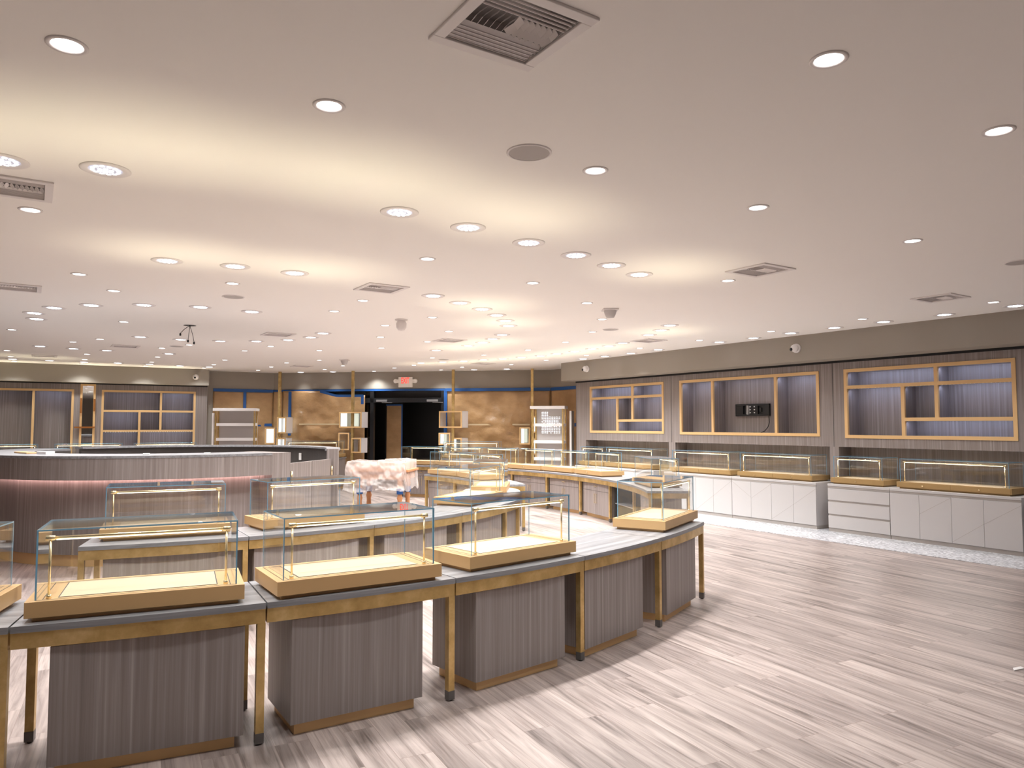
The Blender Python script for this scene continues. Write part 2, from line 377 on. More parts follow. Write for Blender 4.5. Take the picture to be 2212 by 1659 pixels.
# far walls
mb = MB(); sb(mb, 1.3, 3.14, -.15, 0, 0, CH); WA.struct('wall_far_left', mb, TAUPE)
mb = MB(); sb(mb, 0, 1.6, -.15, 0, 0, CH); WC.struct('wall_far_right', mb, TAUPE)
mb = MB(); sb(mb, 0, 8.06, -.15, 0, 2.72, CH); sb(mb, 5.12, 8.06, -.15, -.02, 0, 2.72); sb(mb, 0, 1.2, -.15, -.02, 0, 2.72); WB.struct('wall_far', mb, TAUPE)
mb = MB()
sb(mb, 1.0, 5.3, -2.3, -2.2, 0, 3.2); sb(mb, 1.0, 1.1, -2.2, -.15, 0, 3.2); sb(mb, 5.2, 5.3, -2.2, -.15, 0, 3.2); sb(mb, 1.0, 5.3, -2.3, -.15, 3.1, 3.2)
WB.struct('wall_vestibule', mb, BLK2)
# walls out of view that close the room
mb = MB(); mb.box(-24, 16, -4.6, -4.4, 0, CH); mb.box(-20.2, -20, -4.4, 14, 0, CH)
tag(mb.build('wall_rear', TAUPE), kind='structure')

# storefront: posts, header, transom glass, glass leaves
st = MB()
for s in (1.25, 2.98, 5.04): sb(st, s - .05, s + .05, -.12, .02, 0, 2.72)
sb(st, 1.2, 5.09, -.12, .02, 2.33, 2.46); sb(st, 1.2, 5.09, -.12, .02, 2.66, 2.72)
WB.struct('door_1', st, mat('bronze_storefront_metal', (.035, .036, .04), .3, .6))
mb = MB(); sb(mb, 1.3, 2.93, -.06, -.05, 0, 2.33); sb(mb, 3.03, 4.99, -.06, -.05, 2.46, 2.66); sb(mb, 1.3, 2.93, -.06, -.05, 2.46, 2.66); WB.struct('window_1', mb, DGLASS)
dl = WB.thing('paper_covered_door', 'narrow door leaf behind the black storefront, covered in brown paper edged with blue tape', 'door', 3.35, -.75)
MB().box(-.30, .22, -.02, .02, 0, 2.33).build('door_leaf', BLACK, dl)
MB().box(-.26, .18, .02, .026, .1, 2.27).build('brown_paper', KRAFT, dl)
t_ = MB(); t_.box(-.30, -.26, .026, .03, .1, 2.30); t_.box(-.30, .20, .026, .03, 2.26, 2.30); t_.build('tape_edge', TAPE, dl)
for s, lab in ((3.28, 'white door closer bar under the transom, left side'), (4.75, 'grey door closer bar under the transom, right side')):
    d_ = WB.thing('door_closer', lab, 'door closer', s, .02, 2.38, 'door closers')
    MB().box(-.16, .16, 0, .05, -.03, .03).build('closer_body', STEEL, d_, bevel=.004); MB().box(-.30, .0, .02, .03, -.06, -.045).build('arm', STEEL, d_)

# kraft paper sheets
def sheet(name, label, W, s0, s1, z0, z1, t, amp, top=None, seed=0, freq=1.0, group='brown paper sheets masking the far walls'):
    nx = max(6, int((s1 - s0) / .06)); nz = 40; mb = MB(); P = []
    for i in range(nx + 1):
        u = i / nx; s = s0 + (s1 - s0) * u; zt = top(s) if top else z1; row = []
        for j in range(nz + 1):
            v = j / nz; z = z0 + (zt - z0) * v
            q = Vector((s * .9 * freq + seed, z * 1.1 * freq, seed * 2.3))
            d = noise.fractal(q, .8, 2.1, 4) + .6 * abs(noise.noise(Vector((s * 1.2 + z * 1.6 + seed, z * .5 - s * .4, 3.1)))) 
            e = min(1, 3 * min(u, 1 - u), 3 * min(v + .05, 1 - v))
            row.append((-s, t + .012 + amp * e * (d + .9), z))
        P.append(row)
    i0 = 0; mb.v = [p for r_ in P for p in r_]; m = nz + 1
    for i in range(nx):
        for j in range(nz):
            a = i * m + j; mb.f.append((a, a + 1, a + m + 1, a + m)); mb.mi.append(0); mb.sm.append(True)
    o = mb.build(name, KRAFT, loc=(W.o[0], W.o[1], 0), rotz=W.rot)
    so = o.modifiers.new('thick', 'SOLIDIFY'); so.thickness = .002
    return tag(o, label, 'paper', group)
sheet('kraft_paper', 'dark brown paper behind the pale left shelf unit', WA, 1.5, 2.35, 0, 2.66, 0, .012, seed=1)
sheet('kraft_paper', 'dark brown paper right of the vertical blue tape, behind the leftmost brass pole', WA, 2.37, 3.12, 0, 2.66, 0, .012, seed=3)
sheet('kraft_paper', 'creased brown paper left of the doorway, peeling at its top right corner', WB, .30, 2.78, 0, 2.67, .02, .15, top=lambda s: 2.67 - (.13 * min(1, (s - 1.5) / .5) if s > 1.5 else 0), seed=5)
sheet('kraft_paper', 'shiny creased brown paper on the far wall right of the doorway', WB, 5.12, 8.05, 0, 2.67, .0, .13, seed=9, freq=1.5)
sheet('kraft_paper', 'plain brown paper on the short wall beside the right-hand panelling', WC, .02, 1.5, 0, 2.66, 0, .012, seed=12)
sheet('kraft_paper', 'narrow brown paper at the left start of the far wall, behind the leftmost brass pole', WB, .0, .28, 0, 2.66, 0, .01, seed=15)
def tape(W, s0, s1, z0, z1, label, m=TAPE, t=.03):
    o = MB(); sb(o, s0, s1, t, t + .004, z0, z1); o = o.build('masking_tape', m, loc=(W.o[0], W.o[1], 0), rotz=W.rot)
    tag(o, label, 'tape', 'strips of masking tape')
tape(WA, 1.5, 3.12, 2.63, 2.715, 'blue tape along the top of the paper on the far left wall')
tape(WB, 0, 5.12, 2.655, 2.71, 'long blue tape under the taupe band, from the left pole to the doorway', t=.025)
tape(WB, 5.12, 8.04, 2.63, 2.715, 'wide blue tape above the shiny paper right of the doorway', t=.07)
tape(WC, .02, 1.55, 2.63, 2.715, 'blue tape on the short wall beside the right-hand panelling')
tape(WA, 2.30, 2.38, 1.2, 2.63, 'vertical blue tape above the pale shelf unit at left')
tape(WB, .52, .61, 1.4, 2.655, 'vertical blue tape just right of the leftmost brass pole', t=.12)
tape(WB, 5.08, 5.17, 1.0, 2.66, 'vertical blue tape on the right edge of the doorway', t=.05)
tape(WA, 2.6, 3.1, 1.66, 1.74, 'short horizontal blue tape left of the leftmost brass pole')
tape(WC, 1.05, 1.5, 1.66, 1.75, 'short blue tape on the brown paper right of the right shelf unit')
tape(WB, .9, 2.2, 1.70, 1.74, 'cream tape across the creased paper left of the doorway', CREAM, .22)
tape(WB, 5.7, 7.5, 1.69, 1.73, 'cream tape across the shiny paper right of the doorway', CREAM, .19)
o = MB(); 
tz_ = lambda s: 2.665 - .13 * min(1, max(0, (s - 1.5) / .5))
for i in range(16):
    u0, u1 = 1.50 + i * .08, 1.58 + i * .08; q = []
    for t_0 in (.19, .194): q.append([(-u0, t_0, tz_(u0) - .05), (-u1, t_0, tz_(u1) - .05), (-u1, t_0, tz_(u1) + .02), (-u0, t_0, tz_(u0) + .02)])
    o.quad(q[1]); o.quad(q[0][::-1])
sb(o, 2.72, 2.80, .19, .194, 2.28, 2.54)
tag(o.build('masking_tape', TAPE, loc=(WB.o[0], WB.o[1], 0), rotz=WB.rot), 'loose blue tape along the peeling corner of the creased paper', 'tape', 'strips of masking tape')

# exit sign
ex = WB.thing('exit_sign', 'white EXIT sign with red letters and two side lamps above the doorway', 'exit sign', 3.965, 0, 2.9)
MB().box(-.20, .20, 0, .07, -.145, .145).build('housing', SIGN, ex, bevel=.008)
tc = D.curves.new('t', 'FONT'); tc.body = 'EXIT'; tc.size = .235; tc.align_x = 'CENTER'; tc.align_y = 'CENTER'; tc.extrude = .003; tc.offset = .004
to = D.objects.new('t', tc); COL.objects.link(to); bpy.context.view_layer.update()
me = D.meshes.new_from_object(to.evaluated_get(bpy.context.evaluated_depsgraph_get())); D.objects.remove(to)
lt = D.objects.new('letters', me); COL.objects.link(lt); lt.parent = ex; lt.location = (0, .073, .035); lt.rotation_euler = (R(90), 0, R(180)); lt.scale = (.50, 1, 1); me.materials.append(RED)
for sg in (-1, 1):
    h = MB(); h.tube((sg * .20, .035, .03), (sg * .25, .04, .03), .03); h.lathe([(0, -.05), (.05, -.05), (.065, .0), (.05, .04), (0, .045)], 12, (sg * .285, .05, .03), axis='y'); h.box(sg * .2, sg * .29, 0, .06, -.02, .08); h.build('side_lamp', SIGN, ex)

# ------------------------------------------------------------------ display niches in the walls
def niche(W, fr, tf, tb, vs, hs, comps, label, lit=True, fw=.053):
    s0, s1, z0, z1 = fr; sc = (s0 + s1) / 2
    t = W.thing('display_niche', label, 'niche', sc, tf, z0, 'framed display niches')
    def lb(mb, a, b, c, d, e, f, mi=0): return mb.box(-(b - sc), -(a - sc), c - tf, d - tf, e - z0, f - z0, mi)
    mb = MB()
    for q in ((s0, s1, z1 - fw, z1), (s0, s1, z0, z0 + fw), (s0, s0 + fw, z0 + fw, z1 - fw), (s1 - fw, s1, z0 + fw, z1 - fw)):
        lb(mb, q[0], q[1], tf - .03, tf + .012, q[2], q[3])
    mb.build('gold_frame', FRAMEG, t)
    mb = MB(); e = .012
    lb(mb, s0, s1, tb, tb + e, z0, z1); lb(mb, s0 + .02, s0 + fw - .01, tb + e, tf - .03, z0, z1); lb(mb, s1 - fw + .01, s1 - .02, tb + e, tf - .03, z0, z1)
    lb(mb, s0, s1, tb + e, tf - .03, z0 + .02, z0 + fw - .01); lb(mb, s0, s1, tb + e, tf - .03, z1 - fw + .01, z1 - .02)
    mb.build('wood_lining', WOOD, t)
    for s, a, b in vs:
        d = MB(); lb(d, s - fw / 2, s + fw / 2, tf - .03, tf + .008, a, b); o = d.build('divider', FRAMEG, t)
        d = MB(); lb(d, s - fw / 2 + .01, s + fw / 2 - .01, tb + e, tf - .03, a, b); d.build('divider_board', WOOD, o)
    for z, a, b in hs:
        d = MB(); lb(d, a, b, tf - .03, tf + .010, z - fw / 2, z + fw / 2); o = d.build('shelf', FRAMEG, t)
        d = MB(); lb(d, a, b, tb + e, tf - .03, z - fw / 2 + .01, z + fw / 2 - .01); d.build('shelf_board', WOOD, o)
    for k, (a, b, zt, pw) in enumerate(comps):
        d = MB(); n = int((b - a) / .055)
        for i in range(n):
            s = a + (b - a) * (i + .5) / n; lb(d, s - .007, s + .007, tf - .050, tf - .04, zt + .004, zt + .011)
        d.build('led_strip', STRIP, t)
        if lit: lamp_area(t, (-((a + b) / 2 - sc), tf - .06 - tf, zt - .015 - z0), b - a, .02, NICHE_W * (b - a) * pw, (.58, .68, 1), (R(-32), 0, 0))
    return t
a, b, c, d = F1
niche(WR, F1, -.45, -.80, [(-4.985, 1.80, d - .05), (-5.49, c + .05, 2.325)], [(2.325, a + .05, b - .05), (1.80, -5.46, b - .05)],
      [(a + .08, -5.03, d - .055, 1), (-4.94, b - .08, d - .055, 1), (a + .08, -5.53, 2.295, 1), (-5.44, -5.03, 2.295, .5), (-4.94, b - .08, 2.295, 1), (-5.44, b - .08, 1.77, .9)],
      'gold-framed display niche of six lit compartments, farthest on the right wall')
a, b, c, d = F2
tvn = niche(WR, F2, -.45, -.80, [(-2.69, c + .05, d - .05), (-1.23, c + .05, d - .05)], [], [(a + .08, -2.73, d - .055, 1), (-2.65, -1.27, d - .055, .45), (-1.19, b - .08, d - .055, 1)],
      'gold-framed three-bay niche behind the black screen bracket, middle of the right wall')
a, b, c, d = F3
niche(WR, F3, -.45, -.80, [(1.565, 1.785, d - .05), (1.065, c + .05, 2.315)], [(2.315, a + .05, b - .05), (1.785, 1.09, b - .05)],
      [(a + .08, 1.53, d - .055, 1), (1.6, b - .08, d - .055, 1), (a + .08, 1.03, 2.285, 1), (1.10, 1.53, 2.285, .5), (1.6, b - .08, 2.285, 1), (1.10, b - .08, 1.755, .9)],
      'gold-framed display niche of six lit compartments, nearest on the right wall')
a, b, c, d = G1
niche(WL, G1, -.30, -.70, [(.68, c + .05, d - .05)], [], [(a + .08, .64, d - .055, .12), (.74, b - .08, d - .055, .7)], 'tall gold-framed two-bay niche at the left edge of the photo')
a, b, c, d = G2
niche(WL, G2, -.30, -.70, [(3.52, 1.575, d - .05), (3.02, c + .05, 2.06)], [(2.06, a + .05, b - .05), (1.545, a + .05, b - .05)],
      [(a + .08, 3.48, d - .055, .35), (3.56, b - .08, d - .055, .8), (a + .08, 2.98, 2.03, .8), (3.06, 3.48, 2.03, .4), (3.56, b - .08, 2.03, .8), (a + .08, 2.98, 1.51, .6), (3.06, b - .08, 1.51, .6)],
      'gold-framed niche of seven compartments on the left wall, right of the mirror')
# mirror column
mi = WL.thing('wall_mirror', 'tall narrow mirror in a gold frame with a copper ledge on the left wall', 'mirror', 1.84, -.30, 1.0)
MB().box(-.12, .12, 0, .01, 0, 1.70).build('mirror_pane', MIRROR, mi)
mb = MB(); mb.box(-.17, -.12, 0, .03, 0, 1.74); mb.box(.12, .17, 0, .03, 0, 1.74); mb.box(-.12, .12, 0, .03, 1.69, 1.74); mb.build('frame', FRAMEG, mi)
MB().box(-.17, .28, .03, .10, .62, .66).build('ledge', COPPER, mi)
mb = MB(); mb.box(-.165, -.125, .03, .07, 1.05, 1.36); mb.box(.125, .165, .03, .07, 1.0, 1.38); mb.build('reflection_blocks', COPPER, mi)  # copper blocks modelled in place of reflections beside the mirror

# screen bracket with its cable in the middle niche
tv = WR.thing('screen_bracket', 'empty black screen mounting bracket with a hanging cable, in the middle niche', 'screen bracket', -1.985, -.788, 1.985)
mb = MB()
for q in ((-.39, .39, .08, .115), (-.39, .39, -.115, -.08), (-.39, -.24, -.08, .08), (.20, .39, -.08, .08), (-.14, .10, -.08, .08)): mb.box(q[0], q[1], .02, .05, q[2], q[3])
mb.box(-.39, .39, 0, .02, -.115, .115); mb.box(-.22, -.17, .02, .05, -.04, .04); mb.box(.13, .17, .02, .05, -.04, .04)
mb.build('back_box', BLK2, tv, bevel=.004)
mb = MB(); mb.obox((.095, .056, -.0), (.022, 0, .004), (0, .004, 0), (-.004, 0, .085)); mb.obox((.055, .056, .0), (.004, 0, .001), (0, .004, 0), (-.001, 0, .08)); mb.build('slide_arm', STEEL, tv)
mb = MB()
for x in (-.065, .03):
    for z in (.062, .005, -.052): mb.tube((x, .05, z), (x, .062, z), .012, 10)
mb.build('bolts', OUTLET, tv)
pts = [Vector((-.37, .03, -.11)), Vector((-.385, .04, -.24)), Vector((-.35, .045, -.33)), Vector((-.28, .05, -.40)), Vector((-.17, .06, -.445))]
mb = MB()
for p, q in zip(pts, pts[1:]): mb.tube(p, q, .007, 8)
mb.build('cable', BLK2, tv)
bg = MB(); bg.obox((-.12, .07, -.422), (.08, .0, -.004), (0, .03, 0), (0, 0, .006)); bg.obox((-.06, .06, -.418), (.03, .01, .008), (0, .02, 0), (-.01, 0, .006)); bg.build('cable_bag', glass('clear_plastic_bag', (.9, .93, .94), 1.9), tv)

# ------------------------------------------------------------------ white base cabinets along the right wall
ZC = .76
def base_cab(s0, s1, seams, kind, label, diag=()):
    t = WR.thing('base_cabinet', label, 'cabinet', (s0 + s1) / 2, -.02, 0, 'white base cabinets along the right wall')
    w = s1 - s0; h = w / 2
    MB().box(-h, h, -.56, -.018, .06, ZC - .035).build('carcass', CABW, t)
    MB().box(-h + .002, h - .002, -.50, -.012, 0, .06).build('toe_kick', CABG, t)
    MB().box(-h, h, -.56, .0, ZC - .035, ZC).build('cabinet_top', CABW, t, bevel=.002)
    MB().box(-h + .002, h - .002, -.02, -.006, ZC - .065, ZC - .035).build('reveal', CABG, t)
    if kind == 'drawers':
        zs = [(.065, .255), (.285, .475), (.505, .69)]
        MB().box(-h + .004, h - .004, -.022, -.012, .065, .69).build('finger_pull_recess', CABG, t)
        for a, b in zs: MB().box(-h + .004, h - .004, -.012, .0, a, b).build('drawer_front', CABW, t, bevel=.001)
    else:
        ss = [s0] + seams + [s1]
        for i, (a, b) in enumerate(zip(ss, ss[1:])):
            x0, x1 = -(b - (s0 + s1) / 2) + .002, -(a - (s0 + s1) / 2) - .002
            dr = MB().box(x0, x1, -.018, .0, .065, ZC - .068).build('door', CABW, t, bevel=.001)
            g = diag[i] if i < len(diag) else None
            if g:                                       # routed diagonal line: (z at left edge, z at right edge)
                zl, zr = g; c = Vector(((x0 + x1) / 2, .0003, (zl + zr) / 2)); dx = (x0 - x1) / 2; dz = (zr - zl) / 2; L = math.hypot(dx, dz)
                gm = MB(); gm.obox(c, (dx, 0, dz), (0, .0006, 0), (-dz / L * .0022, 0, dx / L * .0022)); gm.build('routed_line', CABG, dr)
base_cab(.04, 1.055, [], 'drawers', 'white cabinet with three wide drawers, nearer run on the right wall')
base_cab(1.06, 2.80, [1.489, 1.929, 2.344], 'doors', 'white cabinet with four doors and diagonal lines, rightmost in the photo', [None, (.42, .685), (.08, .37), (.37, .66)])
base_cab(-1.885, -.17, [-1.464, -1.035, -.596], 'doors', 'white four-door cabinet at the near end of the middle run', [(.68, .42), (.40, .68), (.08, .37), (.37, .66)])
base_cab(-3.6, -1.89, [-3.2, -2.756, -2.321], 'doors', 'white four-door cabinet in the middle run, farther from the drawers', [None, None, (.08, .38), (.38, .68)])
base_cab(-6.5, -3.9, [-5.9, -5.2, -4.5], 'doors', 'white cabinet run beneath the farthest framed niche')
base_cab(2.85, 4.6, [3.3, 3.7, 4.1], 'doors', 'white cabinet partly cut by the right edge of the photo')

# ------------------------------------------------------------------ glass display cases
def pane(mb, x0, x1, y0, y1, z0, z1, thin):
    """box whose two large faces are clear and whose rim is cut-glass edge; thin = axis index of thickness"""
    i0 = len(mb.f); mb.box(x0, x1, y0, y1, z0, z1, 1)
    for k in {2: (0, 1), 1: (2, 4), 0: (3, 5)}[thin]: mb.mi[i0 + k] = 0
CASES = {}
def case(w, d, h, wall=False, drawers=1, added_uplight_w=ADDED_UPLIGHT_W):
    """prototype parts, local: x along, y towards the shoppers (outward), base at z=0"""
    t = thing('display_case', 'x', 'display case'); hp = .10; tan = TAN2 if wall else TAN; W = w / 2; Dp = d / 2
    MB().box(-W, W, -Dp, Dp, .022, hp).build('plinth', tan, t, bevel=.0015)
    MB().box(-W + .03, W - .03, -Dp + .03, Dp - .03, 0, .022).build('plinth_foot', tan, t)
    gi, gd = .038, .03; x, y = W - gi, Dp - gd
    tr = MB(); tr.box(-x + .10, x - .10, -y + .03, y - .035, hp, hp + .0025); tr.build('tray', TRAY, t)
    sm = MB(); sm.box(-x + .094, x - .094, -y + .024, y - .029, hp - .001, hp + .0008); sm.box(-x + .03, -x + .034, -y + .01, y - .01, hp - .001, hp + .0008); sm.box(x - .034, x - .03, -y + .01, y - .01, hp - .001, hp + .0008)
    sm.build('tray_groove', DARKW, t)
    g = MB(); e = .007
    pane(g, -x, x, y - e, y, hp, h - e, 1); pane(g, -x, x, -y, -y + e, hp, h - e, 1)
    pane(g, -x, -x + e, -y + e, y - e, hp, h - e, 0); pane(g, x - e, x, -y + e, y - e, hp, h - e, 0)
    pane(g, -x, x, -y, y, h - e, h, 2)
    g.build('glass_cover', [GLASS, EDGE], t)
    ty = y - .03 if not wall else -y + .03
    tz = h - .045
    tb = MB(); tb.tube((-x + .045, ty, tz), (x - .045, ty, tz), .008, 12); tb.tube((-x + .035, ty, tz), (-x + .075, ty, tz), .0125, 12); tb.tube((x - .075, ty, tz), (x - .035, ty, tz), .0125, 12)
    tb.build('light_tube', TUBE, t)
    tl = MB(); tl.box(-x + .08, x - .08, ty - .006, ty + .006, tz - .0115, tz - .008); tl.build('led_lens', TUBEL, t)
    for sg in (-1, 1):
        p = MB(); p.tube((sg * (x - .055), ty, hp), (sg * (x - .055), ty, tz), .006, 10); p.tube((sg * (x - .055), ty, hp), (sg * (x - .055), ty, hp + .018), .0115, 12); p.build('tube_post', TUBE, t)
    ky = -Dp
    n = drawers
    for i in range(n):
        a = -W + .01 + (w - .02) * i / n; b = -W + .01 + (w - .02) * (i + 1) / n
        if n > 1: q = MB().box(a + .003, b - .003, ky - .004, ky, .03, hp - .006).build('drawer_front', tan, t); par = q
        else: par = t
        k = MB(); k.tube(((a + b) / 2, ky, .058), ((a + b) / 2, ky - .018, .058), .007, 10); k.tube(((a + b) / 2, ky - .018, .058), ((a + b) / 2, ky - .023, .058), .011, 10); k.build('lock_knob', TUBE, par)
    if added_uplight_w: lamp_area(t, (0, ty - .03, tz + .012), w - .2, .03, added_uplight_w, (1, .88, .62), (R(180), 0, 0), 48)  # upward lamp added to warm the ceiling; the tubes themselves shine down
    if wall: lamp_area(t, (0, ty + .02, tz - .015), w - .2, .02, 3.4 * w, (1, .90, .84), (R(-38), 0, 0), 170)
    t.location = (0, 0, -50)
    return t
protoA = case(1.0, .50, .44)
protoW1 = case(.88, .50, .44, wall=True, drawers=1, added_uplight_w=0)
protoW2 = case(1.53, .50, .44, wall=True, drawers=2, added_uplight_w=0)
protoL = case(1.531, .50, .44, wall=True, drawers=2, added_uplight_w=5.0)
used = set()
def put_case(proto, loc, rotz, label, group):
    if id(proto) not in used:
        used.add(id(proto)); proto.location = loc; proto.rotation_euler = (0, 0, rotz); proto['label'] = label; proto['group'] = group; return proto
    return dup(proto, loc, rotz, label, group)
ZT = .746
def ring_case(r, ang, label, group, z=ZT, turn=0):
    x, y = polar(r, ang); return put_case(protoA, (x, y, z), R(ang - 90 + turn), label, group)
GN = 'glass display cases on the curved tables'
for r, ang, lab in ((7.565, -74.3, 'glass display case cut by the left edge of the photo, on the nearest curved table'),
                    (7.565, -65.75, 'glass display case on the nearest curved table, leftmost one wholly in the photo'),
                    (7.60, -57.25, 'glass display case in the middle of the nearest curved table'),
                    (7.53, -48.05, 'glass display case on the nearest table, just left of the bare stretch of tabletop'),
                    (7.53, -30.4, 'glass display case alone at the right end of the nearest curved table'),
                    (4.90, -64.9, 'glass display case on the left end of the second curved table, before the pink-lit bar'),
                    (4.90, -50.6, 'glass display case on the second table in front of the bar doors'),
                    (4.90, -20.9, 'glass display case at the right end of the second curved table'),
                    (4.80, -2.5, 'glass display case standing on the oval white table'),
                    (5.05, 26.0, 'glass display case on the table behind the oval table, nearer one'),
                    (5.05, 38.2, 'glass display case on the table behind the oval table, next to its brass corner'),
                    (7.43, 6.0, 'glass display case on the near tip of the far right curved table'),
                    (7.43, 24.7, 'glass display case on the far right curved table, first after the gap'),
                    (7.43, 33.4, 'glass display case on the far right curved table, second after the gap'),
                    (7.43, 41.8, 'glass display case on the far right curved table, third after the gap'),
                    (7.43, 50.3, 'glass display case on the far right curved table, fourth after the gap'),
                    (7.43, 58.4, 'glass display case on the far table, beside the brass-pole boxes'),
                    (7.43, 66.7, 'glass display case on the far table in front of the black doorway'),
                    (7.35, 135.0, 'display case beyond the bar, its lit tube showing above the bar top at far left'),
                    (7.35, 145.0, 'display case beyond the bar at the very left edge of the photo')):
    ring_case(r, ang, lab, GN)
GW = 'glass display cases on the white cabinets'
def wall_case(proto, s, lab, t=-.33): put_case(proto, WR.p(s, t, ZC), WR.rot + math.pi, lab, GW)
wall_case(protoW1, .50, 'small glass case on the white drawer cabinet')
wall_case(protoW2, 1.90, 'long two-drawer glass case on the rightmost white cabinet')
wall_case(protoW2, -1.04, 'long two-drawer glass case at the near end of the middle white cabinets')
wall_case(protoW2, -2.73, 'long two-drawer glass case farther along the middle white cabinets')
wall_case(protoW2, -4.75, 'long glass case below the farthest niche, nearer one')
wall_case(protoW1, -6.0, 'small glass case below the farthest niche at its far end')
for s, lab in ((.1, 'left'), (1.9, 'middle'), (3.62, 'right')):
    c = WL.thing('side_counter', 'grey wood counter along the left wall behind the bar, %s one' % lab, 'counter', s, .0)
    MB().box(-.84, .84, -.29, .29, .06, .78).build('body', WOOD, c); MB().box(-.83, .83, -.26, .26, 0, .06).build('toe_kick', FRAMEG, c); MB().box(-.85, .85, -.295, .30, .78, .80).build('counter_top', TOPW, c)
    put_case(protoL, WL.p(s, .02, .80), WL.rot + math.pi, 'long glass case along the left wall behind the bar, %s one' % lab, 'glass cases along the left wall')
for s, lab in ((1.75, 'long glass case against the creased paper wall, its tube showing over the bar top'), (6.1, 'long brightly lit glass case in front of the shiny brown paper')):
    x, y, _ = WB.p(s, 1.0, 0)
    c = WB.thing('side_counter', 'grey wood counter against the far wall, ' + ('left' if s < 3 else 'right') + ' of the doorway', 'counter', s, 1.0)
    MB().box(-.75, .75, -.28, .28, .06, .80).build('body', WOOD, c); MB().box(-.73, .73, -.25, .25, 0, .06).build('toe_kick', FRAMEG, c); MB().box(-.77, .77, -.30, .30, .80, .83).build('counter_top', TOPW, c)
    put_case(protoW2, (x, y, .83), WB.rot + math.pi, lab, 'glass cases against the far wall')

# ------------------------------------------------------------------ curved tables
def table(rin, rout, a0, a1, label, group, first=False, last=True, foot=True, inner_rail=True):
    ac = (a0 + a1) / 2; r0 = (rin + rout) / 2; x, y = polar(r0, ac); h = R(a1 - a0) / 2
    t = thing('curved_table', label, 'table', (x, y, 0), R(ac - 90), group)
    g = .0006
    MB().arc(r0, rin, rout, -h + g, h - g, ZT - .032, ZT, 14).build('tabletop', TOPW, t)
    MB().arc(r0, rout - .035, rout - .006, -h + g, h - g, ZT - .108, ZT - .032, 14).build('front_rail', GOLD, t)
    MB().arc(r0, rin + .006, rin + .035, -h + g, h - g, ZT - .108, ZT - .032, 14).build('rear_rail', GOLD, t)
    MB().arc(r0, rin + .035, rout - .035, -h + g, -h + .035 / r0, ZT - .108, ZT - .033, 1).build('end_rail', GOLD, t)
    MB().arc(r0, rin + .035, rout - .035, h - .035 / r0, h - g, ZT - .108, ZT - .033, 1).build('end_rail', GOLD, t)
    ends = ([1] if last else []) + ([-1] if first else [])
    for e in ends:
        for rr in (rout - .028, rin + .045):
            aa = e * (h - .024 / rr); lx = -rr * math.sin(aa); ly = rr * math.cos(aa) - r0; q = .0215
            ca, sa = math.cos(aa), math.sin(aa)
            ex_, ey_ = Vector((ca * q, sa * q, 0)), Vector((-sa * q, ca * q, 0))
            l = MB().obox((lx, ly, (.06 + ZT - .108) / 2), ex_, ey_, (0, 0, (ZT - .108 - .06) / 2)).build('leg', GOLD, t, bevel=.001)
            f = MB().obox((lx, ly, .035), ex_ * 1.04, ey_ * 1.04, (0, 0, .027)); f.tube((lx, ly, 0), (lx, ly, .01), .014, 10); f.build('foot', GREYF, l)
    return t
def pedestal(rf, depth, ang, w, label, group, inner=False):
    """storage box under a table: rf radius of its shopper side; doors on the staff side"""
    r0 = rf - depth / 2; x, y = polar(r0, ang)
    t = thing('pedestal_cabinet', label, 'cabinet', (x, y, 0), R(ang - 90), group); W = w / 2; Dp = depth / 2
    MB().box(-W, W, -Dp, Dp, .065, .632).build('body', WOOD, t, bevel=.001)
    MB().box(-W + .04, W - .03, -Dp + .04, Dp - .035, 0, .065).build('toe_kick', FRAMEG, t)
    if inner:
        f = -Dp
        d = MB().box(-W + .004, W - .004, f - .018, f, .50, .628).build('drawer', WOOD, t, bevel=.001)
        hd = MB(); hd.box(-.055, .055, f - .036, f - .029, .575, .585); hd.box(-.05, -.043, f - .03, f - .018, .576, .584); hd.box(.043, .05, f - .03, f - .018, .576, .584); hd.build('handle', TUBE, d)
        for sg in (-1, 1):
            d = MB().box(.003 if sg > 0 else -W + .004, W - .004 if sg > 0 else -.003, f - .018, f, .07, .495).build('door', WOOD, t, bevel=.001)
            hd = MB(); hd.box(sg * .035 - .004, sg * .035 + .004, f - .036, f - .029, .27, .45); hd.box(sg * .035 - .004, sg * .035 + .004, f - .03, f - .018, .28, .288); hd.box(sg * .035 - .004, sg * .035 + .004, f - .03, f - .018, .43, .438); hd.build('handle', TUBE, d)
    return t
# nearest arc
GT = 'curved wood and brass tables'; GP = 'grey wood storage pedestals under the tables'
SEC = [-78.2, -69.75, -61.3, -52.9, -44.35, -35.95, -27.3]
TL = ['nearest curved table section cut by the left edge of the photo', 'nearest curved table section under the leftmost whole glass case', 'nearest curved table section under the middle glass case',
      'nearest curved table section under the case beside the bare tabletop', 'nearest curved table section with a bare grey top', 'right end section of the nearest curved table']
for i in range(6): table(7.27, 7.875, SEC[i], SEC[i + 1], TL[i], GT, first=(i == 0))
for ang, w, lab in ((-74.2, .88, 'grey wood pedestal at the left edge under the nearest table'), (-65.3, .885, 'grey wood pedestal under the leftmost whole glass case'), (-57.4, .79, 'grey wood pedestal under the middle case of the nearest table'),
                    (-48.75, .80, 'grey wood pedestal right of the third front leg, under the third case'), (-41.25, .80, 'grey wood pedestal under the bare stretch of the nearest table'), (-32.2, .77, 'grey wood pedestal at the right end of the nearest table')):
    pedestal(7.845, .48, ang, w, lab, GP)
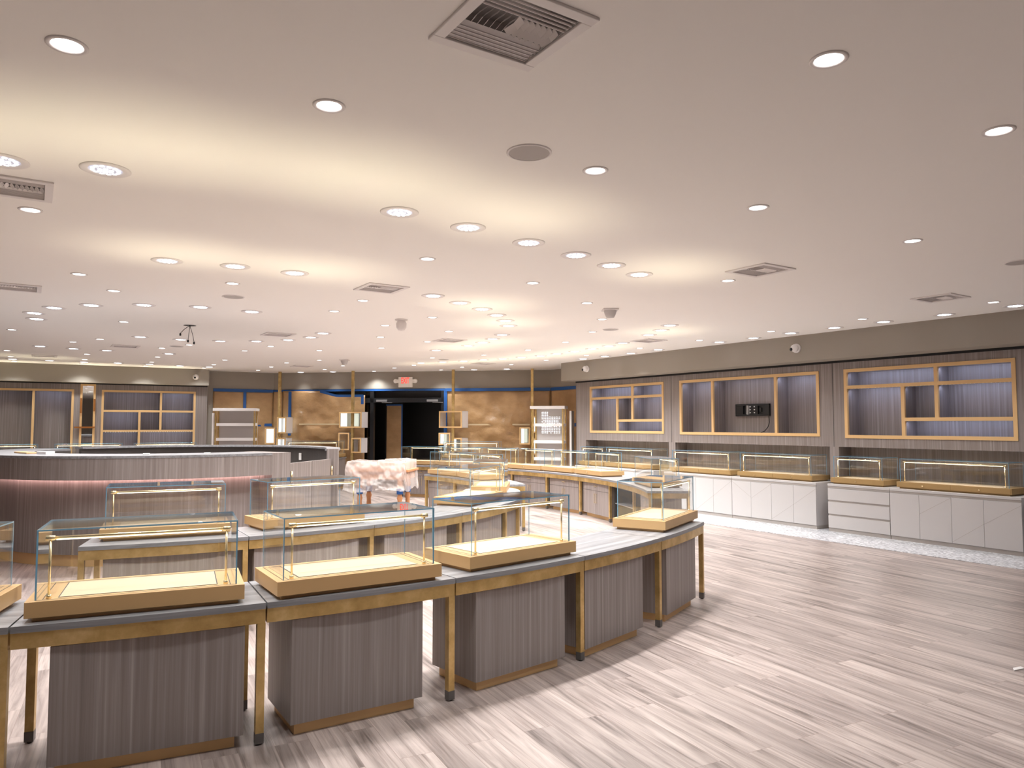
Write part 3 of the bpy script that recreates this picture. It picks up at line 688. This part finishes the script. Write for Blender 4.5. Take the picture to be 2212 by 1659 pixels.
# second arc
SEC2 = [-71.6, -58.1, -45.4, -32.2, -20.6, -15.0]
TL2 = ['second curved table section before the pink-lit bar, left end', 'second curved table section in front of the bar doors', 'second curved table section, bare middle part', 'second curved table section under the end glass case', 'short right end section of the second curved table']
for i in range(5): table(4.74, 5.39, SEC2[i], SEC2[i + 1], TL2[i], GT, first=(i == 0))
for ang, w, lab in ((-64.5, .98, 'grey wood pedestal under the left end of the second table'), (-52.3, .98, 'grey wood pedestal under the second table, left of the floor gap'), (-39.3, .86, 'grey wood pedestal under the bare middle of the second table'),
                    (-26.6, .88, 'grey wood pedestal under the end case of the second table'), (-17.6, .40, 'narrow grey wood pedestal at the right end of the second table')):
    pedestal(5.34, .48, ang, w, lab, GP)
# second arc, beyond the oval table
SEC2B = [10.0, 21.5, 33.2, 44.8]
for i in range(3): table(4.78, 5.4, SEC2B[i], SEC2B[i + 1], 'curved table behind the oval table, ' + ['near', 'middle', 'far'][i] + ' section', GT, first=(i == 0))
for k, ang in enumerate((15.7, 27.3, 38.8)): pedestal(5.33, .48, ang, .9, 'grey wood pedestal behind the oval table, ' + ['near', 'middle', 'far'][k] + ' one', GP, inner=True)
# far right arc: staff side towards the camera
SEC3 = [-2.1, 7.2, 16.5, 25.9, 35.3, 44.3, 53.0, 61.4, 69.8]
for i in range(8): table(7.06, 7.68, SEC3[i], SEC3[i + 1], 'far right curved table, %s section counted from its near tip' % ORD[i], GT, first=(i == 0))
for i, ang in enumerate((21.2, 30.6, 39.8, 48.7, 57.2, 65.6)): pedestal(7.62, .49, ang, 1.0, 'two-door pedestal with brass handles under the far right table, %s from the gap' % ORD[i], GP, inner=True)
# open shelf pedestal and small end pedestal near the tip
x, y = polar(7.37, 12.2); t = thing('open_shelf_cabinet', 'open dark shelf unit under the far right table, nearest its tip', 'cabinet', (x, y, 0), R(12.2 - 90), GP)
mb = MB(); mb.box(-.45, -.43, -.24, .24, .065, .632); mb.box(.43, .45, -.24, .24, .065, .632); mb.box(-.43, .43, .22, .24, .065, .632); mb.box(-.43, .43, -.24, .22, .065, .085); mb.box(-.43, .43, -.24, .22, .612, .632); mb.build('carcass', DARKW, t)
MB().box(-.43, .43, -.22, .22, .33, .345).build('shelf', TOPW, t); MB().box(-.42, .42, -.2, .2, 0, .065).build('toe_kick', FRAMEG, t)
pedestal(7.6, .48, 2.2, .62, 'plain grey pedestal at the near tip of the far right table', GP)
x, y = polar(7.37, -2.5); 
# distant tables beyond the bar, left
for k, (a0, a1) in enumerate(((130, 140), (140, 150))): table(7.06, 7.68, a0, a1, 'distant curved table beyond the bar at left, ' + ('right' if k == 0 else 'left') + ' section', GT, first=True)
# oval white table
t = thing('oval_table', 'small white oval table under a glass case, right of the second curved table', 'table', (-.30, 10.72, 0))
tp = MB(); tp.lathe([(0, ZT), (.97, ZT), (1.0, ZT - .01), (1.0, ZT - .03), (.97, ZT - .035), (0, ZT - .035)], 40, sx=.42, sy=.64); tp.build('tabletop', WHITE, t)
MB().lathe([(0, ZT - .035), (.05, ZT - .035), (.05, .03), (.28, .02), (.28, 0), (0, 0)], 24).build('pedestal', FRAMEG, t)

# ------------------------------------------------------------------ round bar with pink under-lighting
bx, by = CX, CY + .15
HB = 1.335
def bar_thing(name, label, cat): return thing(name, label, cat, (bx, by, 0), 0)
# angles measured like polar(): build in the local arc frame of an object turned so that y points at 0 deg
bar = bar_thing('round_bar', 'round grey wood bar with pink light under its overhang, behind the second table', 'counter'); bar.rotation_euler.z = R(-90)
A0, A1 = R(-190), R(-36.5)
MB().arc(0, 1.75, 2.45, A0, A1, HB - .03, HB, 60).build('bar_top', TOPW, bar)
MB().arc(0, 2.40, 2.445, A0, A1, 1.05, HB - .03, 60).build('upper_apron', WOOD, bar)
MB().arc(0, 2.12, 2.18, A0, A1, .14, HB - .03, 60).build('lower_front', WOOD, bar)
MB().arc(0, 2.10, 2.15, A0, A1, 0, .14, 60).build('toe_kick', FRAMEG, bar)
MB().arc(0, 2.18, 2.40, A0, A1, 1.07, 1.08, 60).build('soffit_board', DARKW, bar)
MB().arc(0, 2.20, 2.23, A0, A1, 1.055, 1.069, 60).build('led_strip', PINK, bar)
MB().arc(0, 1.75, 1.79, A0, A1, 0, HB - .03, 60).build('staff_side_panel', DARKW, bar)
MB().arc(0, 1.75, 2.45, A1, R(-29.5), 0, HB, 6).build('end_panel', WOOD, bar)
b2 = bar_thing('bar_back_section', 'far half of the round bar, its dark inner side showing above the doors', 'counter'); b2.rotation_euler.z = R(-90)
B0, B1 = R(5.5), R(152)
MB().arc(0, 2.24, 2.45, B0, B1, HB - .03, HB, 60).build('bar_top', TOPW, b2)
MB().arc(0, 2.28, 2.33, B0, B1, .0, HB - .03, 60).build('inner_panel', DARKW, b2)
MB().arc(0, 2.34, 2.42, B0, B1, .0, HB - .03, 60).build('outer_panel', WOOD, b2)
MB().arc(0, 2.28, 2.45, R(3.5), B0, 0, HB, 4).build('end_panel', WOOD, b2)
# gate doors between the two halves
p0 = Vector((bx + 2.40 * math.cos(R(-29.2)), by + 2.40 * math.sin(R(-29.2)), 0)); p1 = Vector((bx + 2.34 * math.cos(R(3.3)), by + 2.34 * math.sin(R(3.3)), 0))
dv = p1 - p0; L = dv.length; an = math.atan2(dv.y, dv.x); yv = Vector((-dv.y, dv.x, 0)).normalized()
for k in range(2):
    t = thing('bar_gate', 'low grey wood bar door with a brass hinge, ' + ('left leaf beside the near half' if k == 0 else 'right leaf beside the end panel'), 'door', tuple(p0 + dv * (.25 + .5 * k)), an, 'pair of low bar doors')
    MB().box(-L / 4 + .008, L / 4 - .006, -.02, .02, .10, 1.185).build('door_leaf', WOOD, t, bevel=.002)
    MB().box(-L / 4 + .01, L / 4 - .01, -.015, .015, 0.005, .10).build('kick_plate', DARKW, t)
    q = -1 if k == 0 else 1
    h = MB(); h.tube((q * (L / 4 - .025), -.035, .93), (q * (L / 4 - .025), -.035, 1.08), .014, 10); h.build('brass_hinge', TUBE, t)
# small things on the bar
def small_box(name, label, cat, x, y, z, sx, sy, sz, m, rz=0, group=None):
    o = MB().box(-sx / 2, sx / 2, -sy / 2, sy / 2, 0, sz).build(name, m, loc=(x, y, z), rotz=rz, bevel=.003); return tag(o, label, cat, group)
for px, lab in ((319, 'small white outlet box on the near bar top, left one'), (451, 'small white outlet box on the near bar top, right one')):
    x, y = at(px, 978, HB); 
    a = (px - 1106) / F; dd = Vector((a, 1)); 
    # on the bar top, .3 m behind its front edge
    best = min((abs(((bx + 2.25 * math.cos(q)) - a * (by + 2.25 * math.sin(q)))), q) for q in [R(-150 + .25 * i) for i in range(500)])[1]
    small_box('outlet_box', lab, 'outlet', bx + 2.25 * math.cos(best), by + 2.25 * math.sin(best), HB, .07, .05, .022, OUTLET, best + R(90), 'small white outlet boxes on the bar')
o = small_box('outlet_plate', 'white outlet plate on the dark inside of the bar above the doors', 'outlet', bx + 2.27 * math.cos(R(52)), by + 2.27 * math.sin(R(52)), 1.09, .012, .07, .12, OUTLET, R(52))
x, y = bx - 1.25, by - 1.72
small_box('tan_board', 'flat tan board lying on the bar top at far left', 'board', x + .1, y + .1, HB, .42, .12, .02, TAN, R(-38))
small_box('white_bag', 'crumpled white bag on the bar top at far left', 'bag', x + .50, y - .12, HB, .17, .12, .035, WHITE, R(-22))

# ------------------------------------------------------------------ covered table by the bar
t = thing('wooden_table', 'wooden table with turned orange legs, wrapped in plastic beside the bar', 'table', (-2.65, 15.25, 0), R(-7))
MB().box(-.62, .62, -.42, .42, .75, .80).build('tabletop', LEGO, t, bevel=.01)
MB().box(-.56, .56, -.36, .36, .60, .75).build('apron', LEGO, t)
for sx in (-1, 1):
    for sy in (-1, 1):
        l = MB().lathe([(0, 0), (.035, 0), (.05, .04), (.045, .16), (.06, .22), (.042, .28), (.05, .36), (.06, .5), (.05, .66), (0, .66)], 14, (sx * .42, sy * .30, 0)).build('leg', LEGO, t)
        MB().lathe([(.064, .30), (.066, .33), (.066, .38), (.064, .42)], 14, (sx * .42, sy * .30, 0)).build('tape_wrap', TAPE, l)
bx_ = thing('cardboard_stack', 'peach cardboard boxes stacked under plastic on the wooden table', 'box', (-2.65, 15.25, .80), R(-7))
MB().box(-.55, .55, -.36, .30, 0, .10).build('lower_box', mat('peach_card', (.62, .40, .28), .7), bx_); MB().box(.0, .52, -.34, .2, .10, .13).build('upper_box', mat('peach_card_2', (.66, .45, .33), .7), bx_)
mb = MB(); nu, nv = 56, 60; prof = [(.44, .72), (.44, .93), (-.44, .93), (-.50, .82), (-.56, .26)]
def along(v):
    Ls = [math.dist(a, b) for a, b in zip(prof, prof[1:])]; d = v * sum(Ls)
    for (a, b), Lq in zip(zip(prof, prof[1:]), Ls):
        if d <= Lq: q = d / Lq; return a[0] + (b[0] - a[0]) * q, a[1] + (b[1] - a[1]) * q
        d -= Lq
    return prof[-1]
EXT = 10
for i in range(-EXT, nu + 1 + EXT):
    uu = i / nu; u = min(1, max(0, uu)); drop = min(1, abs(uu - u) * nu / EXT); X = -.66 + 1.22 * u
    for j in range(nv + 1):
        v = j / nv; Y, Z = along(v)
        hang = max(0, (.85 - Z)) 
        q = noise.fractal(Vector((X * 4.2, Y * 3.5 + Z * 3.8, 1.7)), .6, 2.2, 5)
        Y -= .06 * q * (1 + 2 * hang) + .05 * math.sin(X * 13 + 2 * math.sin(X * 5)) * hang
        Z += .02 * q + (.03 if u > .55 and Z > .9 else 0)
        if v > .8: Z += (v - .8) * (.55 * abs(math.sin(X * 2.4 + 1.1)) + .25 * abs(X - .25))
        lowz = .37 + .10 * noise.noise(Vector((Y * 4, 2.2, u * 5)))
        if drop > 0 and Z > lowz: Z += (lowz - Z) * drop
        X2 = X + (.05 * drop + .03 * noise.noise(Vector((Y * 5, Z * 5, 9)))) * (1 if u > .5 else -1)
        mb.v.append((X2, Y, Z))
m_ = nv + 1
for i in range(nu + 2 * EXT):
    for j in range(nv):
        a = i * m_ + j; mb.f.append((a, a + m_, a + m_ + 1, a + 1)); mb.mi.append(0); mb.sm.append(True)
tag(mb.build('plastic_sheet', PLASTIC, loc=(-2.65, 15.25, .03), rotz=R(-7)), 'crumpled milky plastic sheet draped over the wooden table beside the bar', 'plastic sheet')

# ------------------------------------------------------------------ brass poles with shadow boxes at the far wall
POLES = [(.44, 'leftmost brass pole, before the dark brown paper'), (2.60, 'brass pole before the peeling paper, left of the doorway'), (5.45, 'brass pole right of the doorway'), (7.61, 'rightmost brass pole, beside the right shelf unit')]
for s, lab in POLES:
    o = MB().box(-.035, .035, -.03, .03, 0, CH).build('brass_pole', GOLD, loc=WB.p(s, .5, 0), rotz=WB.rot); tag(o, lab, 'pole', 'floor to ceiling brass poles')
def shadow_box(px0, px1, py0, py1, side, lit, label, t=.52):
    """front spans px0..px1, white side panel visible to its right"""
    Y = 21.15 - .157 * (((px0 + px1) / 2 - 1106) / F * 20.2 + 6.9) - .55; zc = HC - ((py0 + py1) / 2 - YH) / F * Y; h = (py1 - py0) / F * Y; X = ((px0 + px1) / 2 - 1106) / F * Y; wv = (px1 - px0) / F * Y
    phi = R(34) if side else R(8); w_ = wv / math.cos(phi); va = math.atan2(-Y, -X); nrm = va - phi
    b = thing('shadow_box', label, 'display box', (X, Y, zc - h / 2), nrm + R(90), 'boxes mounted on the brass poles')
    d = .30; f = .035; W = w_ / 2
    # local -y is the front
    mb = MB(); mb.box(-W, W, -.02, 0, h - f, h); mb.box(-W, W, -.02, 0, 0, f); mb.box(-W, -W + f, -.02, 0, f, h - f); mb.box(W - f, W, -.02, 0, f, h - f); mb.build('gold_frame', FRAMEG, b)
    mb = MB(); mb.box(-W, -W + .012, 0, d, 0, h); mb.box(W - .012, W, 0, d, 0, h); mb.box(-W, W, 0, d, h - .012, h); mb.box(-W, W, 0, d, 0, .012); mb.build('side_panels', WHITE, b)
    if lit:
        mb = MB(); mb.box(-W + .012, W - .012, d - .014, d - .004, .012, h - .012); mb.build('lit_backing', BOXL if lit > 1 else mat('mirror_back', (.8, .78, .66), .15, .8), b)
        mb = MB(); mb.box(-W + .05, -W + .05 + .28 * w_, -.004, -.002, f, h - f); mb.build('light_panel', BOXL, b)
    mb = MB(); mb.box(-W + f, W - f, -.012, -.008, f, h - f); mb.build('glass_front', GLASS, b)
SB = [(600, 619, 901, 936, 1, 2, 'lit white box on the leftmost brass pole, upper one'), (574, 595, 924, 959, 0, 2, 'lit gold-framed box left of the leftmost brass pole'), (599, 618, 946, 968, 1, 2, 'lowest box on the leftmost brass pole, half hidden by the bar'),
      (734, 781, 890, 924, 1, 1, 'widest lit box on the brass pole left of the doorway'), (732, 755, 935, 972, 0, 0, 'gold-framed see-through box left of the second pole, above the bar end'), (760, 781, 946, 978, 1, 0, 'dark gold-framed box on the second pole, lower right'),
      (949, 998, 888, 924, 1, 0, 'wide gold-framed box on the pole right of the doorway'), (948, 973, 935, 961, 0, 1, 'lit gold-framed box below and left on the pole right of the doorway'), (977, 998, 946, 976, 1, 1, 'lit box with white side, lowest on the pole right of the doorway'),
      (1122, 1145, 923, 960, 0, 1, 'gold-framed box left of the rightmost pole'), (1151, 1160, 899, 935, 1, 2, 'narrow lit box on the rightmost pole, upper one'), (1151, 1160, 947, 982, 1, 2, 'narrow lit box on the rightmost pole, lower one')]
for q in SB: shadow_box(*q)

# ------------------------------------------------------------------ pale shelf units
def etagere(X, Y, rz, w, d, H, zs, label, dots):
    t = thing('shelf_unit', label, 'shelf unit', (X, Y, 0), rz, 'pale shelf units by the papered walls'); W = w / 2
    MB().box(-W - .04, W + .04, -d / 2 - .03, d / 2, H - .07, H).build('top_board', WHITE, t, bevel=.003)
    MB().box(-W, W, d / 2 - .02, d / 2, 0, H - .07).build('back_panel', CABW, t)
    MB().box(-W - .10, -W - .06, -.02, d / 2, 0, H - .12).build('side_panel', WHITE, t) if not dots else MB().box(W + .12, W + .17, -.02, d / 2 + .1, 0, H - .12).build('side_panel', WHITE, t)
    for sx in (-1, 1):
        for sy in (-1, 1): MB().box(sx * (W - .02) - .018, sx * (W - .02) + .018, sy * (d / 2 - .04) - .018, sy * (d / 2 - .04) + .018, 0, H - .07).build('brass_post', GOLD, t)
    for z in zs: MB().box(-W + .005, W - .005, -d / 2 + .04, d / 2 - .02, z - .035, z + .035).build('shelf', WHITE, t, bevel=.002)
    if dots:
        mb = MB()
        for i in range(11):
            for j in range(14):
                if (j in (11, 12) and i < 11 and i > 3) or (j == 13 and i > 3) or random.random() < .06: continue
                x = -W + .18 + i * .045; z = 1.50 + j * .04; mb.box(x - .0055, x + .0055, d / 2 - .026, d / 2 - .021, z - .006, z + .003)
        mb.build('reflected_light_dots', DOTS, t)  # glowing dots stand in for lights mirrored in the back panel
    return t
etagere(-7.15, 19.0, R(8), 1.0, .36, 2.13, (1.71, 1.33, .95, .5), 'pale shelf unit with brass posts at far left, beside the grey panelling', False)
etagere(.93, 18.3, R(-16), .80, .38, 2.17, (1.70, 1.28, .86, .45), 'pale shelf unit with glowing dots for reflected lights at far right, before the brown paper', True)

# ------------------------------------------------------------------ ceiling fixtures
def fixture(big):
    t = thing('spotlight' if big else 'downlight', 'x', 'ceiling light')
    if big:
        MB().lathe([(.136, 0), (.136, -.004), (.128, -.008), (.094, -.006), (.089, -.002), (.089, 0)], 36).build('trim_ring', VENTM, t)
        MB().lathe([(0, -.009), (.055, -.008), (.089, -.003)], 32).build('lens', DOTB, t)
        mb = MB()
        for n, r in ((1, 0), (6, .034), (12, .067)):
            for k in range(n):
                a = 2 * math.pi * (k + .5 * (n == 12)) / n; mb.disc((r * math.cos(a), r * math.sin(a)), .0135, -.0108 + r * .05, 10)
        mb.build('led_cluster', DOTS, t)
    else:
        MB().lathe([(.076, 0), (.076, -.004), (.070, -.007), (.060, -.006), (.055, -.001), (.055, 0)], 32).build('trim_ring', VENTM, t)
        MB().lathe([(0, -.006), (.03, -.005), (.055, -.002)], 24).build('lens', LENS, t)
    l = D.lights.new('lamp', 'SPOT'); l.energy = BIG_W if big else SMALL_W; l.color = BIG_COL if big else SMALL_COL
    l.spot_size = R(135 if big else 122); l.spot_blend = .9; l.shadow_soft_size = .05
    o = D.objects.new('lamp', l); COL.objects.link(o); o.parent = t; o.location = (0, 0, -.035)
    t.location = (0, 0, -60); return t
BIGP = fixture(True); SMALLP = fixture(False)
ROWP = copy_tree(BIGP)
for ch in ROWP.children:
    if ch.type == 'LIGHT': ch.data = ch.data.copy(); ch.data.energy = ROW_W; ch.data.spot_size = R(88); ch.data.spot_blend = 1
def place_lights(proto, pts, namer, group):
    for k, (px, py) in enumerate(pts):
        x, y = at(px, py, CH); lab = namer(k, px)
        if id(proto) not in used:
            used.add(id(proto)); proto.location = (x, y, CH); proto['label'] = lab; proto['group'] = group
        else: dup(proto, (x, y, CH), 0, lab, group)
def arcname(desc): return lambda k, px: 'large round spotlight, %s from left in the %s' % (ORD[k], desc)
def smallname(desc): return lambda k, px: 'small round downlight, %s from left in the %s' % (ORD[k], desc)
GB = 'large round perforated spotlights in the ceiling'
BIGS = [('front arc over the nearest table', [(4, 346), (228, 366), (863, 458), (1011, 491), (1142, 524), (1244, 551), (1320.5, 573), (1381, 592.7)]),
        ('short row above the second table', [(361, 563), (508, 575), (637, 589.6)]),
        ('curve sweeping down over the oval table', [(935.7, 638.7), (994, 654), (1041.5, 667.6), (1073, 680.5), (1092, 692.7), (1098.5, 703.5)]),
        ('lower curve beyond the oval table', [(942.6, 756.5), (1011.6, 746.3), (1042.8, 739.5), (1064, 732), (1084.6, 722.8)]),
        ('near half of the ring over the bar', [(74, 676), (79, 688.6), (117, 664.5), (197, 659), (311, 658.5), (433, 663), (544, 673)]),
        ('far half of the ring over the bar', [(303, 727.6), (390.6, 733.4), (476, 736.7), (554, 737), (622.5, 734), (671.6, 728.6), (698, 719.7)]),
        ('front line before the left bulkhead', [(86.6, 747.6), (159, 753), (231, 757), (365, 764)]),
        ('row against the left bulkhead', [(27, 775.4), (107, 778.7), (181.5, 782), (254.4, 784), (323, 786.6), (388.6, 790), (452, 792.4)]),
        ('long arc over the far right table', [(909.6, 783.8), (956.7, 781.8), (1002, 780), (1044.5, 777.2), (1086, 774.7), (1127, 771.6), (1168, 768.6), (1203, 764), (1242, 759), (1279, 753.4), (1315.4, 747.3), (1345, 740.8), (1401, 723.3), (1428, 713), (1447, 702.5)]),
        ('row along the right bulkhead', [(1259.7, 775), (1306.6, 769.4), (1363, 762.8), (1421.7, 755), (1554, 738.6), (1627.6, 729.8), (1707.6, 719.5), (1802, 707.8), (1908.5, 695), (2039.5, 679.5), (2193, 660.4)]),
        ('last row against the papered wall', [(649.6, 803.9), (719, 803), (1024, 798.5), (1095, 797)])]
for d_, pts in BIGS: place_lights(ROWP if 'bulkhead' in d_ or 'papered' in d_ else BIGP, pts, arcname(d_), GB)
SM = [('nearest part of the ceiling', [(145, 97), (711, 228), (1790, 128), (2157, 282)]),
      ('band below the round speaker, upper line', [(66, 453), (1286, 368), (1637, 448), (1971, 520)]),
      ('band under the front arc of spotlights', [(171, 592), (246, 628), (502.5, 612), (923.5, 559), (1151, 611), (1572.5, 606)]),
      ('band level with the second vent row', [(722, 672), (784, 649), (934, 685.3), (1267.8, 654.4), (2146, 652.7)]),
      ('band crossing the ring over the bar', [(26, 712), (267.6, 695), (832, 702.8), (970, 715.5), (1279.5, 716.7), (1300.7, 689.4), (1511, 735), (1665.4, 715.5), (1863, 689)]),
      ('band just beyond the ring over the bar', [(157.7, 738.5), (216, 732.4), (350, 752), (409, 745), (585, 748), (822, 728), (824, 751.6), (923.5, 738), (1221.8, 739), (1382, 752)]),
      ('distant band, upper line', [(15, 757), (188, 765), (528.6, 757.7), (690, 757), (1045, 766.8), (1141, 756), (1266.6, 767.6)]),
      ('distant band, middle line', [(23, 770), (183, 776.5), (340.5, 771), (486, 777.5), (689.6, 778), (934, 773), (1179.5, 778)]),
      ('distant band, lower line', [(31, 780), (178, 786), (328, 782), (462, 787.6), (619, 783.8), (740.8, 790), (894, 788.6), (998, 793), (1104.5, 787.3)]),
      ('last line before the far walls', [(314.7, 790.6), (440.5, 795), (557.7, 799.7), (586, 792.4), (701.5, 797.7), (808, 801.8), (852, 794.7), (952.6, 799)])]
for d_, pts in SM: place_lights(SMALLP, pts, smallname(d_), 'small round downlights in the ceiling')
# unseen lights assumed beyond the frame; the right-wall ones added to brighten the cabinets
place_lights(SMALLP, [], None, '')
for k, (x, y) in enumerate([(-2.5, -1.2), (1.5, -1.2), (5.2, -.8), (8.3, 1.8), (-6, .5), (-10, 3), (-14, 6), (9.0, -2.2), (5.0, 3.2), WR.p(3.9, .38)[:2], WR.p(4.9, .38)[:2], WR.p(6.0, .38)[:2], (6.9, 5.2)]):
    dup(BIGP if k in (4, 5, 6) else ROWP if k in (9, 10, 11) else SMALLP, (x, y, CH), 0, 'assumed ceiling light outside the picture, %s of those behind or beside the camera' % ORD[k], 'ceiling lights outside the picture')
# round ceiling speakers
def speaker(px, py, lab):
    x, y = at(px, py, CH); t = thing('ceiling_speaker', lab, 'speaker', (x, y, CH), 0, 'round grey ceiling speakers')
    MB().lathe([(.125, 0), (.125, -.005), (.118, -.008), (.112, -.006), (.112, 0)], 36).build('rim', VENTM, t); MB().disc((0, 0), .112, -.005, 36).build('grille', SPK, t)
for q in ((1143, 329, 'round grey ceiling speaker below the nearest vent'), (504, 641, 'round grey ceiling speaker under the second-table spotlights'), (2204, 566, 'round grey ceiling speaker at the right edge of the photo'),
          (1319, 711.6, 'round grey ceiling speaker under the boxy sensor'), (382, 748, 'round grey ceiling speaker beyond the bar ring'), (958.5, 776.5, 'distant round grey speaker above the EXIT sign side')): speaker(*q)
# ceiling sensors and cameras
def dome(px, py, lab, kind):
    x, y = at(px, py, CH); t = thing('ceiling_sensor', lab, 'sensor', (x, y, CH), 0, 'white sensors hanging from the ceiling')
    if kind == 'dome':
        MB().lathe([(0, -.001), (.09, -.001), (.09, -.012), (.06, -.02), (0, -.02)], 24).build('mount', WHITE, t); MB().lathe([(.055, -.02), (.075, -.06), (.07, -.12), (.045, -.155), (0, -.165)], 24).build('dome', WHITE, t)
    else:
        MB().box(-.10, .10, -.10, .10, -.02, 0).build('mount', WHITE, t, bevel=.006)
        MB().lathe([(.085, -.02), (.07, -.07), (.05, -.11), (.0, -.115)], 20).build('sensor_body', CABW, t)
dome(867, 690, 'white dome sensor hanging from the ceiling above the EXIT sign', 'dome'); dome(1318, 668, 'boxy white sensor on the ceiling over the far right table', 'box'); dome(744, 777, 'pale boxy sensor on the ceiling before the papered wall', 'box')
def wallcam(W, s, z, lab, t=-.02, yaw=0):
    x, y, _ = W.p(s, t, z); c = thing('security_camera', lab, 'camera', (x, y, z), W.rot + yaw, 'white dome cameras on the bulkheads')
    MB().lathe([(0, 0), (.075, 0), (.078, .03), (.06, .045), (0, .045)], 24, axis='y').build('base', WHITE, c)
    b = MB(); b.lathe([(.062, .04), (.068, .075), (.055, .105), (.03, .122), (0, .127)], 24, axis='y'); b.build('ball', WHITE, c)
    MB().lathe([(.026, .112), (.028, .127), (.0, .132)], 14, (.03, 0, -.02), axis='y').build('camera_lens', BLK2, c)
wallcam(WR, -.46, 2.985, 'white dome camera on the right bulkhead, above the middle niche'); wallcam(WR, -6.02, 2.995, 'white dome camera at the far end of the right bulkhead')
wallcam(WL, 4.32, 2.98, 'white dome camera at the right end of the left bulkhead', t=0)
x, y, _ = WL.p(4.66, -.5, 0); c = thing('security_camera', 'white camera seen from the side on the end of the left bulkhead', 'camera', (x, y, 2.98), WL.rot + R(-90), 'white dome cameras on the bulkheads')
MB().lathe([(0, 0), (.075, 0), (.078, .05), (.05, .12), (0, .14)], 24, axis='y').build('base', WHITE, c)
x, y = at(2199, 1447, 0)
o = MB().quad([(-.05, -.012, .006), (.06, .0, .006), (.055, .022, .012), (-.02, .02, .010)]).build('paper_scrap', WHITE, loc=(x, y, 0), rotz=.3); so = o.modifiers.new('thick', 'SOLIDIFY'); so.thickness = .006; tag(o, 'small white paper scrap on the floor at the right edge', 'paper')
# open hole with hanging wires
x, y = at(410, 703, CH); t = thing('ceiling_hole', 'dark open hole in the ceiling with loose wires, over the bar', 'wires', (x, y, CH))
MB().disc((0, 0), .09, -.002, 20).build('hole_dark_disc', BLK2, t)  # flat black disc painted for the dark inside the hole
mb = MB()
for dx, dy, z in ((-.14, 0, -.12), (-.03, .02, -.22), (.07, 0, -.25)):
    mb.tube((0, 0, 0), (dx * .6, dy, z * .5), .004, 6); mb.tube((dx * .6, dy, z * .5), (dx, dy, z), .004, 6); mb.tube((dx, dy, z), (dx, dy, z - .035), .014, 8)
mb.build('wires', BLK2, t)
